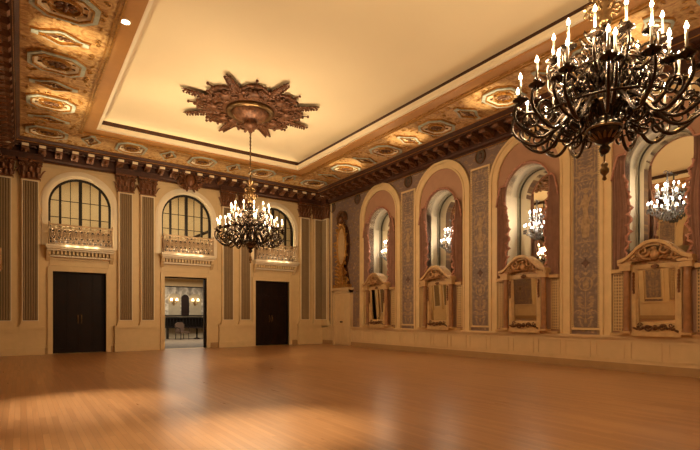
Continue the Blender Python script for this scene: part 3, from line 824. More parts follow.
# overmantel mirrors
def make_mantel(label, yc):
    t = thing('pier_mirror', label, 'mirror', (XR, yc, 0), RZ_R, 'carved pier mirrors under the niches')
    p = MB(); p.box(-1.07, 1.07, -0.20, -0.02, 0.90, 0.97); p.box(-0.55, 0.55, -0.24, -0.02, 0.90, 1.0)
    p.build('plinth', 'mantel', t)
    b = MB(); b.box(-0.56, 0.56, -0.10, -0.02, 0.97, 2.62); b.build('backing', 'mantel', t)
    f = MB(); f.frame(-0.54, 0.54, 0.98, 2.66, 0.10, -0.20, -0.10); f.frame(-0.44, 0.44, 1.10, 2.56, 0.045, -0.17, -0.10); f.box(-0.44, 0.44, -0.17, -0.1, 1.08, 1.25)
    f.build('frame', 'mantel', t)
    g = MB(); g.prism([(-0.115, 1.24), (-0.105, 1.24), (-0.105, 2.53), (-0.175, 2.53)], (-0.40, 0, 0), (0, 1, 0), (0, 0, 1), (0.80, 0, 0)); g.build('mirror', 'mirror', t)   # leans forward a little
    for sx in (-1, 1):
        c = MB(); c.lathe([(0.10, 1.0), (0.10, 1.06), (0.075, 1.10), (0.085, 1.14), (0.084, 1.18), (0.076, 2.36), (0.08, 2.40), (0.065, 2.43), (0.10, 2.52), (0.10, 2.54)], (sx * 0.65, -0.20, 0), 14, 0.05, 7)
        co = c.build('column', 'column', t)
        q = MB(); q.box(sx * 0.65 - 0.12, sx * 0.65 + 0.12, -0.32, -0.02, 0.97, 1.02); q.build('column_base', 'mantel', co)
        q = MB(); q.box(sx * 0.65 - 0.13, sx * 0.65 + 0.13, -0.33, -0.02, 2.53, 2.66); q.box(sx * 0.65 - 0.16, sx * 0.65 + 0.16, -0.36, -0.02, 2.66, 2.72); q.build('entablature_block', 'mantel', t)
        q = MB(); q.box(min(sx*0.78, sx*1.06), max(sx*0.78, sx*1.06), -0.16, -0.02, 2.50, 2.60); q.build('side_rail', 'mantel', t)
        # lattice
        la = MB(); x0, x1 = sorted((sx * 0.79, sx * 1.05)); la.frame(x0, x1, 1.02, 2.48, 0.02, -0.075, -0.03)
        nx = 4
        for i in range(1, nx): x = x0 + (x1 - x0) * i / nx; la.box(x - 0.014, x + 0.014, -0.06, -0.045, 1.02, 2.48)
        for i in range(1, 18): z = 1.02 + 1.46 * i / 18; la.box(x0, x1, -0.066, -0.05, z - 0.018, z + 0.018)
        la.build('lattice', 'lattice', t)
        la = MB(); la.box(x0, x1, -0.03, -0.021, 1.02, 2.48); la.build('lattice_backing', 'reed_dark', t)
        # side drop of dark carving
        dr = MB()
        for i in range(5): dr.ball((sx * 0.49, -0.22, 2.36 - i * 0.075), (0.035, 0.03, 0.045), 7, 5)
        dr.leaf((sx * 0.49, -0.2, 2.05), (0, -0.1, -1), (0, -1, 0), 0.14, 0.05, 0.3, 0.5); dr.leaf((sx * 0.49, -0.2, 2.38), (0, -0.1, 1), (0, -1, 0), 0.14, 0.05, 0.3, 0.5)
        dr.build('carved_drop', 'carved', t)
    # arched pediment
    def pz(x):
        x = abs(x)
        P = [(0, 3.22), (0.18, 3.19), (0.34, 3.08), (0.48, 2.94), (0.62, 2.83), (0.80, 2.78)]
        for (a, za), (b_, zb) in zip(P, P[1:]):
            if x <= b_: return za + (zb - za) * (x - a) / (b_ - a)
        return 2.78
    xs = [-0.80 + 1.6 * i / 32 for i in range(33)]
    pd = MB()
    pd.xz([(x, pz(x) + 0.02) for x in xs] + [(x, pz(x) - 0.06) for x in reversed(xs)], -0.40, -0.02)
    pd.xz([(x, pz(x) - 0.06) for x in xs] + [(x, pz(x) - 0.12) for x in reversed(xs)], -0.32, -0.02)
    pd.xz([(x, pz(x) - 0.10) for x in xs] + [(0.8, 2.66), (-0.8, 2.66)], -0.14, -0.02)
    pd.build('pediment', 'mantel', t)
    ty = MB(); ty.xz([(x, pz(x) - 0.125) for x in xs if abs(x) < 0.56] + [(0.54, 2.665), (-0.54, 2.665)], -0.16, -0.14); ty.build('tympanum', 'carve_pale', t)
    random.seed(21)
    cv = MB()
    cv.ball((0, -0.26, 2.88), (0.11, 0.08, 0.13), 10, 7); cv.ball((0, -0.26, 3.04), (0.08, 0.08, 0.05), 8, 5)
    for sx in (-1, 1):
        cv.spiral((sx * 0.24, -0.30, 2.97), 0.15, 1.4, 0.042, sgn=sx); cv.spiral((sx * 0.45, -0.30, 2.84), 0.11, 1.3, 0.036, sgn=-sx); cv.spiral((sx * 0.60, -0.2, 2.74), 0.06, 1.3, 0.022, sgn=sx)
        for i in range(6): cv.leaf((sx * (0.12 + i * 0.10), -0.36, pz(0.12 + i * 0.10) - 0.06), (sx, -0.1, -0.3), (0, -1, 0), 0.15, 0.06, 0.3, 0.5)
        for i in range(7): cv.leaf((sx * (0.1 + i * 0.08), -0.28, 2.78 - 0.01 * i), (sx * 0.8, -0.3, random.uniform(-0.2, 0.8)), (0, -1, 0), 0.2, 0.06, 0.4, 0.4)
    cv.build('pediment_carving', 'carve_pale', t)
    cv = MB()
    for i in range(5): a = -PI / 2 + (i - 2) * 0.5; cv.leaf((0, -0.2, 2.64), (math.cos(a), -0.2, math.sin(a)), (0, -1, 0), 0.14, 0.05, 0.4, 0.4)
    for sx in (-1, 1):
        cv.spiral((sx * 0.16, -0.24, 1.12), 0.09, 1.4, 0.022, sgn=sx); cv.spiral((sx * 0.34, -0.24, 1.18), 0.06, 1.2, 0.018, sgn=-sx)
        for i in range(6): cv.leaf((sx * (0.05 + i * 0.07), -0.2, 1.10 + 0.04 * math.sin(i)), (sx * 0.8, -0.3, random.uniform(-0.4, 0.8)), (0, -1, 0), 0.15, 0.05, 0.4, 0.4)
    cv.ball((0, -0.24, 1.12), (0.06, 0.05, 0.07), 8, 6)
    cv.build('foliage_swag', 'gold_dull', t)
    return t
LM = ['carved pier mirror with columns beneath the niche nearest the small door', 'carved pier mirror standing second along the wall from the small door',
      'carved pier mirror reflecting a dark hanging, between lattice panels, third along the wall', 'largest carved pier mirror with arched pediment, reflecting the wooden floor']
m0 = make_mantel(LM[0], NICHES[0])
for k in (1, 2, 3): dup(m0, (XR, NICHES[k], 0), RZ_R, LM[k])
for y in NICHES[:4]: dup(m0, (XL, y, 0), RZ_L, 'pier mirror of the opposite wall, seen only as a reflection', 'reflected pier mirrors')

# crystal girandoles in front of the niche mirrors
def make_crystal(label, yc):
    t = thing('crystal_sconce', label, 'sconce', (XR, yc, 0), RZ_R, 'crystal sconces in the niches')
    Y = 0.46
    s = MB(); s.lathe([(0.02, 3.86), (0.07, 3.92), (0.10, 3.98), (0.05, 4.05), (0.03, 4.2), (0.07, 4.3), (0.04, 4.4), (0.025, 4.6), (0.05, 4.68), (0.02, 4.8), (0.02, 4.98)], (0, Y, 0), 10)
    s.box(-0.04, 0.04, Y, 0.655, 4.3, 4.38)
    s.spiral((-0.05, Y, 4.98), 0.05, 0.8, 0.012); s.spiral((0.05, Y, 4.98), 0.05, 0.8, 0.012, sgn=-1)
    s.build('stem', 'crystal', t)
    tiers = ((4.02, 0.44, 9, 0.15), (4.42, 0.25, 5, 0.13))
    am = MB(); dm = MB(); first = {}
    for zc, R, n, dep in tiers:
        for i in range(n):
            a = PI * (i / (n - 1))
            x = -R * math.cos(a); y = Y - dep * math.sin(a) * (1.0)
            am.tube([(0, Y, zc + 0.02), (x * 0.4, Y + (y - Y) * 0.4, zc - 0.08), (x * 0.8, Y + (y - Y) * 0.8, zc - 0.06), (x, y, zc + 0.06)], 0.010, 5)
            am.lathe([(0.02, 0), (0.045, 0.02), (0.045, 0.028), (0.01, 0.03)], (x, y, zc + 0.06), 8)
            for q in range(3):
                dm.lathe([(0.002, 0), (0.014, -0.03), (0.012, -0.06), (0.001, -0.09)], (x + 0.035 * math.cos(q * 2.1), y + 0.035 * math.sin(q * 2.1), zc + 0.06), 5)
            if 'c' not in first:
                c = MB().lathe([(0.012, 0), (0.012, 0.12)], (0, 0, 0), 7).build('candle', 'candle', t); first['c'] = c
                b = MB().lathe([(0.008, 0), (0.020, 0.02), (0.016, 0.05), (0.002, 0.075)], (0, 0, 0.12), 7).build('bulb', 'cbulb', c); first['b'] = b
                cc = c
            else:
                cc = first['c'].copy(); col.objects.link(cc); cc.parent = t
                bb = first['b'].copy(); col.objects.link(bb); bb.parent = cc
            cc.location = (x, y, zc + 0.09)
    # garlands and the drop basket below
    for i in range(16):
        a = 2 * PI * i / 16
        for k, (r, z) in enumerate(((0.30, 3.98), (0.24, 3.92), (0.17, 3.87), (0.09, 3.82))):
            dm.lathe([(0.002, 0.03), (0.016, 0.0), (0.012, -0.03), (0.001, -0.06)], (r * math.cos(a), Y + 0.42 * r * math.sin(a), z), 5)
    for sx in (-1, 1):
        for R, z0 in ((0.44, 4.08), (0.25, 4.48)):
            for i in range(8):
                u = i / 7; dm.ball((sx * R * u, Y - 0.05, z0 + 0.30 * (1 - u) ** 2 - 0.05 * math.sin(u * PI)), 0.014, 5, 3)
    dm.ball((0, Y, 3.78), 0.035, 7, 5)
    am.build('arms', 'crystal', t); dm.build('crystal_drops', 'crystal', t)
    return t
c0 = make_crystal('small crystal sconce with lit candles in the ' + WH[0], NICHES[0])
for k in (1, 2, 3): dup(c0, (XR, NICHES[k], 0), RZ_R, 'crystal sconce with two tiers of lit candles in the ' + WH[k])

# ------------------------------------------------------------------ damask panels and roundels between the niches
PIERS = [(13.91, 'damask wall panel between the two niches closest to the small door'), (10.325, 'damask wall panel with dim figure between second and third niche'), (6.735, 'damask wall panel with standing figure and star beside the biggest niche')]
def make_panel(label, yc, w=0.68):
    t = thing('painted_panel', label, 'wall panel', (XR, yc, 0), RZ_R, 'painted damask panels between the niches')
    c = w / 2
    MB().box(-c, c, -0.03, 0, 1.10, 6.35).build('canvas', 'paper_panel', t)
    f = MB(); f.frame(-c - 0.06, c + 0.06, 1.02, 6.42, 0.06, -0.05, 0)
    f.build('border', 'trim_gold', t)
    d = MB()
    for i in range(88):
        z = 1.1 + i * 0.06
        for sx in (-1, 1): d.ball((sx * (c + 0.025), -0.052, z), (0.018, 0.012, 0.018), 5, 3)
    b = d.build('beading', 'reed', t)
    g = MB()      # painted figure, very slightly raised
    y0, y1 = -0.036, -0.03
    def disc(x, z, rx, rz, n=20): g.xz([(x + rx * math.cos(2*PI*k/n), z + rz * math.sin(2*PI*k/n)) for k in range(n)], y0, y1)
    g.xz([(-0.09, 3.55), (0.10, 3.55), (0.12, 3.9), (0.06, 4.25), (0.10, 4.5), (0.06, 4.72), (-0.05, 4.74), (-0.10, 4.5), (-0.06, 4.2), (-0.13, 3.9)], y0, y1)
    disc(0.01, 4.83, 0.06, 0.08); g.xz([(-0.10, 4.6), (-0.2, 4.35), (-0.17, 4.33), (-0.06, 4.5)], y0, y1)
    g.xz([(0.08, 4.62), (0.2, 4.8), (0.22, 4.76), (0.1, 4.5)], y0, y1)
    g.build('painted_person', 'figure', t)
    g = MB()
    g.frame(-0.26, 0.26, 3.42, 5.12, 0.02, y0, y1); g.frame(-0.26, 0.26, 5.3, 5.95, 0.02, y0, y1)
    def ring(x, z, r, w_):
        n = 24
        for k in range(n):
            a, b_ = 2*PI*k/n, 2*PI*(k+1)/n
            g.xz([(x + r*math.cos(a), z + r*math.sin(a)), (x + r*math.cos(b_), z + r*math.sin(b_)), (x + (r-w_)*math.cos(b_), z + (r-w_)*math.sin(b_)), (x + (r-w_)*math.cos(a), z + (r-w_)*math.sin(a))], y0, y1)
    ring(0, 2.28, 0.2, 0.03)
    g.xz([(-0.06, 2.16), (0.08, 2.16), (0.1, 2.3), (0.02, 2.42), (-0.08, 2.3)], y0, y1)
    for sx in (-1, 1):
        for i in range(4):
            g.xz([(sx * 0.02, 1.3 + i * 0.18), (sx * 0.16, 1.42 + i * 0.18), (sx * 0.24, 1.36 + i * 0.18), (sx * 0.14, 1.34 + i * 0.18)], y0, y1)
            g.xz([(sx * 0.03, 5.45 + i * 0.1), (sx * 0.18, 5.5 + i * 0.1), (sx * 0.2, 5.46 + i * 0.1)], y0, y1)
    g.box(-0.01, 0.01, y0, y1, 1.25, 2.06)
    g.xz([(0.012, 2.5), (0.06, 2.56), (0, 2.62), (-0.06, 2.56)], y0, y1)
    g.build('painted_scrolls', 'figure', t)
    g = MB()
    for k in range(8):
        a = k * PI / 4; r = 0.14 if k % 2 == 0 else 0.09
        ux, uz = math.cos(a), math.sin(a)
        g.xz([(0, 2.85), (-uz * 0.035 + ux * r * 0.5, 2.85 + ux * 0.035 + uz * r * 0.5), (ux * r, 2.85 + uz * r), (uz * 0.035 + ux * r * 0.5, 2.85 - ux * 0.035 + uz * r * 0.5)], y0 - 0.002 - 0.0004 * k, y1)
    g.build('painted_star', 'figure_dark', t)
    return t
pp0 = make_panel(PIERS[0][1], PIERS[0][0])
for y, lb in PIERS[1:]: dup(pp0, (XR, y, 0), RZ_R, lb)
for y, lb in PIERS: dup(pp0, (XL, y, 0), RZ_L, 'damask panel of the opposite wall, seen only as a reflection', 'reflected panels')
t = thing('roundel', 'dark painted roundel over the damask panel closest to the small door', 'roundel', (XR, 13.91, 6.78), RZ_R, 'roundels high on the mirror wall')
mb = MB(); P = [(0.19 * math.cos(2*PI*k/24), 0.23 * math.sin(2*PI*k/24)) for k in range(24)]; mb.xz(P, -0.03, 0); mb.build('disc', 'disc', t)
mb = MB(); mb.tube([(0.20 * math.cos(2*PI*k/24), -0.03, 0.24 * math.sin(2*PI*k/24)) for k in range(24)], 0.025, 6, close=True); mb.build('rim', 'gold_dull', t)
mb = MB(); mb.ball((0, -0.03, 0.03), (0.07, 0.02, 0.09), 8, 6); mb.ball((0, -0.03, -0.1), (0.1, 0.015, 0.06), 8, 5); mb.build('relief_head', 'figure_dark', t)
for y, lb in ((17.35, 'small dark roundel between the gilt cartouche and the farthest arch'), (19.42, 'dark roundel in the corner beside the top of the gilt cartouche'), (10.325, 'large dark roundel between the second and third arches'), (6.735, 'dark roundel hidden among the arms of the nearer chandelier')):
    dup(t, (XR, y, 6.78), RZ_R, lb)

# ------------------------------------------------------------------ soffit coffers
def octa(hw, hl, c):  # outline elongated along x
    return [(-hw + c, -hl), (hw - c, -hl), (hw, -hl + c), (hw, hl - c), (hw - c, hl), (-hw + c, hl), (-hw, hl - c), (-hw, -hl + c)]
def ringpoly(mb, A, B, z0, z1):
    n = len(A); v = [[mb.bm.verts.new((x, y, z)) for x, y in P] for P in (A, B) for z in (z0, z1)]
    a0, a1, b0, b1 = v
    for k in range(n):
        j = (k + 1) % n
        mb.face([a0[k], a0[j], b0[j], b0[k]]); mb.face([a1[k], b1[k], b1[j], a1[j]]); mb.face([a0[k], a1[k], a1[j], a0[j]]); mb.face([b0[k], b0[j], b1[j], b1[k]])
def scale(P, s, t=None): t = s if t is None else t; return [(x * s, y * t) for x, y in P]
def make_oct(label, loc, rz):
    t = thing('octagonal_coffer', label, 'ceiling coffer', loc, rz, 'octagonal coffers of the soffit')
    P = octa(0.60, 0.50, 0.26)
    m = MB(); ringpoly(m, P, scale(P, 0.84), -0.07, 0.02); m.build('blue_border', 'blue', t)
    m = MB(); ringpoly(m, scale(P, 1.04), P, -0.045, 0.02); ringpoly(m, scale(P, 0.84), scale(P, 0.77), -0.09, 0.02)
    for k in range(28):
        a = 2 * PI * k / 28; m.ball((0.54 * math.cos(a), 0.45 * math.sin(a), -0.03), 0.012, 4, 3)
    m.build('gilt_moulding', 'gold', t)
    m = MB(); ringpoly(m, scale(P, 0.77), scale(P, 0.66), -0.05, 0.0); m.build('pale_ledge', 'cream_light', t)
    m = MB(); m.prism(scale(P, 0.78), (0, 0, -0.012), (1, 0, 0), (0, 1, 0), (0, 0, 0.02)); m.build('coffer_ground', 'ground', t)
    m = MB(); E = [(0.31 * math.cos(2*PI*k/20), 0.25 * math.sin(2*PI*k/20)) for k in range(20)]; ringpoly(m, E, scale(E, 0.88), -0.08, 0.0); m.build('oval_ring', 'gold', t)
    m = MB()
    for k in range(8): a = 2*PI*k/8; m.leaf((0.05*math.cos(a), 0.04*math.sin(a), -0.03), (math.cos(a), 0.8*math.sin(a), 0), (0, 0, -1), 0.19, 0.08, 0.3, 0.5)
    m.ball((0, 0, -0.04), (0.07, 0.07, 0.05), 8, 5)
    for k in range(8): a = 2*PI*(k+.5)/8; m.leaf((0.34*math.cos(a), 0.27*math.sin(a), -0.02), (math.cos(a), 0.8*math.sin(a), 0), (0, 0, -1), 0.12, 0.05, 0.2, 0.5)
    m.build('rosette', 'gold_dull', t)
    return t
def make_dia(label, loc, rz):
    t = thing('diamond_coffer', label, 'ceiling coffer', loc, rz, 'diamond coffers of the soffit')
    P = [(-0.55, -0.07), (-0.38, -0.10), (-0.05, -0.30), (0.05, -0.30), (0.38, -0.10), (0.55, -0.07), (0.55, 0.07), (0.38, 0.10), (0.05, 0.30), (-0.05, 0.30), (-0.38, 0.10), (-0.55, 0.07)]
    m = MB(); ringpoly(m, P, scale(P, 0.76), -0.06, 0.02); m.build('blue_border', 'blue', t)
    m = MB(); ringpoly(m, scale(P, 1.05), P, -0.04, 0.02); ringpoly(m, scale(P, 0.76), scale(P, 0.70), -0.08, 0.02); m.build('gilt_moulding', 'gold', t)
    m = MB(); m.prism(scale(P, 0.71), (0, 0, -0.012), (1, 0, 0), (0, 1, 0), (0, 0, 0.02)); m.build('coffer_ground', 'ground', t)
    m = MB()
    for sx in (-1, 1):
        m.spiral((sx * 0.10, 0, -0.04), 0.07, 1.3, 0.018, v=(0, 1, 0), sgn=sx); m.leaf((sx * 0.05, 0, -0.03), (sx, 0, 0), (0, 0, -1), 0.26, 0.06, 0.2, 0.5)
    m.ball((0, 0, -0.04), (0.05, 0.08, 0.04), 8, 5); m.build('rosette', 'gold_dull', t)
    return t
RB, LB, BB = CX + 5.2, CX - 5.2, 18.66
oy = [18.66 - 2.6 * k for k in range(8)]
ords = ['corner', 'second', 'third', 'fourth', 'fifth', 'sixth', 'seventh', 'eighth']
oc = dc = None
def place_oct(lb, loc, rz):
    global oc
    if oc is None: oc = make_oct(lb, loc, rz)
    else: dup(oc, loc, rz, lb)
def place_dia(lb, loc, rz):
    global dc
    if dc is None: dc = make_dia(lb, loc, rz)
    else: dup(dc, loc, rz, lb)
for nm, x in (('mirror wall', RB), ('side wall facing the mirrors', LB)):
    for k, y in enumerate(oy):
        place_oct('blue-bordered octagonal coffer over the %s, %s from the far end' % (nm, ords[k]), (x, y, HZ), 0)
        if k < 7: place_dia('pointed lozenge coffer over the %s, %s from the far end' % (nm, ords[k].replace('corner', 'first')), (x, y - 1.3, HZ), 0)
for k in (1, 2, 3): place_oct('octagonal coffer over the wall of doors, %s from the corner away from the mirrors' % ords[k], (LB + 2.6 * k, BB, HZ), PI / 2)
for k in range(4): place_dia('lozenge coffer over the wall of doors, %s from the corner away from the mirrors' % ords[k].replace('corner', 'first'), (LB + 2.6 * k + 1.3, BB, HZ), PI / 2)
# foliage relief between the coffers
def relief(name, cx, cy, rz, idx, n):
    pass
random.seed(8)
def soffit_relief(x0, y0, x1, y1, nm):
    m = MB(); k = 0
    nx = max(1, int((x1 - x0) / 0.22)); ny = max(1, int((y1 - y0) / 0.22))
    cs = [(x, y) for x in (LB, RB) for y in [oy[0] - 1.3 * i for i in range(16)]] + [(LB + 1.3 * i, BB) for i in range(9)]
    for i in range(nx):
        for j in range(ny):
            x = x0 + (i + 0.5) * (x1 - x0) / nx + random.uniform(-.05, .05); y = y0 + (j + 0.5) * (y1 - y0) / ny + random.uniform(-.05, .05)
            if min(max(abs(x - a) / 0.66, abs(y - b) / 0.55) for a, b in cs) < 1: continue
            r = random.random()
            if r < 0.5: m.spiral((x, y, HZ - 0.012), 0.08, 1.2, 0.016, v=(0, 1, 0), a0=random.random() * 6, sgn=random.choice((-1, 1)), n=4)
            else:
                a = random.random() * 6.28; m.leaf((x, y, HZ - 0.01), (math.cos(a), math.sin(a), 0), (0, 0, -1), 0.17, 0.06, 0.15, 0.4)
    return m
o = soffit_relief(CX + 4.4, 1.0, CX + 5.93, 19.55, '').build('trim_40', 'gold'); struct(o)
o = soffit_relief(CX - 5.93, 4.0, CX - 4.4, 19.55, '').build('trim_41', 'gold'); struct(o)
o = soffit_relief(CX - 4.4, 18.25, CX + 4.4, 19.55, '').build('trim_42', 'gold'); struct(o)

# recessed downlight
def make_down(label, x, y):
    t = thing('downlight', label, 'lamp', (x, y, HZ + 0.026), 0, 'downlights in the tray border')
    m = MB(); P = [(0.11 * math.cos(2*PI*k/20), 0.11 * math.sin(2*PI*k/20)) for k in range(20)]; ringpoly(m, P, scale(P, 0.78), -0.02, 0.01); m.build('bezel', 'cream_light', t)
    m = MB(); m.prism(scale(P, 0.78), (0, 0, -0.008), (1, 0, 0), (0, 1, 0), (0, 0, 0.006)); m.build('lens', 'lens', t)
    return t
dl = make_down('single bright round downlight in the brown border of the ceiling tray', 1.81, 10.8)

# ------------------------------------------------------------------ ceiling medallion
def make_medallion(label, x, y):
    t = thing('ceiling_medallion', label, 'ceiling medallion', (x, y, HC), PI / 36)
    m = MB(); m.lathe([(1.30, -0.001), (1.32, -0.06), (1.18, -0.10), (0.95, -0.08), (0.8, -0.12), (0.001, -0.12)], n=40); m.build('plate', 'rosette', t)
    m = MB()
    m.lathe([(0.74, -0.10), (0.76, -0.18), (0.68, -0.25), (0.60, -0.20), (0.56, -0.12)], n=36)
    m.build('rim', 'bronze_gold', t)
    m = MB(); m.lathe([(0.58, -0.11), (0.56, -0.22), (0.46, -0.34), (0.34, -0.40), (0.22, -0.42), (0.2, -0.50), (0.24, -0.56), (0.16, -0.66), (0.08, -0.70), (0.06, -0.80), (0.02, -0.84)], n=48, gad=0.04, gn=12); m.build('boss', 'rosette', t)
    lobe = spr = rod = None
    for k in range(8):
        a = k * PI / 4 + PI / 8
        if lobe is None:
            m = MB(); P = [(0.62, 0)] + [(1.22 + 0.42 * math.cos(b), 0.40 * math.sin(b)) for b in [PI * 0.7 - i * PI * 1.4 / 14 for i in range(15)]]
            P = [(0.70, -0.30), (0.70, 0.30)] + P[1:]
            m.prism([(x_ * 0.98, y_ * 0.9) for x_, y_ in P], (0, 0, -0.06), (1, 0, 0), (0, 1, 0), (0, 0, 0.055))
            m.tube([(x_, y_, -0.08) for x_, y_ in P[2:]], 0.035, 6)
            for x_, y_ in P[3::2]: m.ball((x_ * 1.03, y_ * 1.08, -0.10), 0.055, 7, 4)
            for sy in (-1, 1): m.spiral((1.30, sy * 0.20, -0.10), 0.13, 1.4, 0.03, v=(0, 1, 0), sgn=-sy)
            m.ball((1.18, 0, -0.12), (0.20, 0.20, 0.08), 12, 5)
            for j in range(8): b = j * PI / 4; m.leaf((1.18 + 0.12*math.cos(b), 0.12*math.sin(b), -0.12), (math.cos(b), math.sin(b), 0), (0, 0, -1), 0.2, 0.07, 0.25, 0.5)
            for sy in (-1, 1): m.spiral((0.92, sy * 0.2, -0.13), 0.1, 1.4, 0.03, v=(0, 1, 0), sgn=sy)
            lobe = m.build('lobe', 'rosette', t); c = lobe
        else: c = lobe.copy(); col.objects.link(c); c.parent = t
        c.rotation_euler = (0, 0, a)
        if rod is None:
            m = MB(); m.tube([(1.5, 0, -0.06), (1.84, 0, -0.06)], 0.022, 6); m.ball((1.87, 0, -0.06), 0.045, 8, 5); rod = m.build('rod', 'rosette', t); c = rod
        else: c = rod.copy(); col.objects.link(c); c.parent = t
        c.rotation_euler = (0, 0, a)
        if spr is None:
            m = MB(); m.tube([(1.1, 0, -0.08), (2.15, 0, -0.06)], [0.05, 0.02], 6)
            for j in range(10):
                r = 1.18 + j * 0.095; L = 0.30 - 0.016 * j
                for sy in (-1, 1):
                    m.leaf((r, 0, -0.08), (1.0, sy * 0.85, 0), (0, 0, -1), L * (0.75 + 0.35 * (j % 2)), 0.06, 0.25, 0.5); m.ball((r + L * 0.5, sy * L * 0.5, -0.12), 0.035, 6, 4)
            m.leaf((2.1, 0, -0.07), (1, 0, 0), (0, 0, -1), 0.14, 0.05, 0.1, 0.5)
            spr = m.build('leaf_spray', 'rosette', t); c = spr
        else: c = spr.copy(); col.objects.link(c); c.parent = t
        c.rotation_euler = (0, 0, k * PI / 4)
    return t
md = make_medallion('bronze sunburst medallion on the ceiling above the farther chandelier', *CH[1])
dup(md, (CH[0][0], CH[0][1], HC), None, 'sunburst medallion on the ceiling over the nearer chandelier')

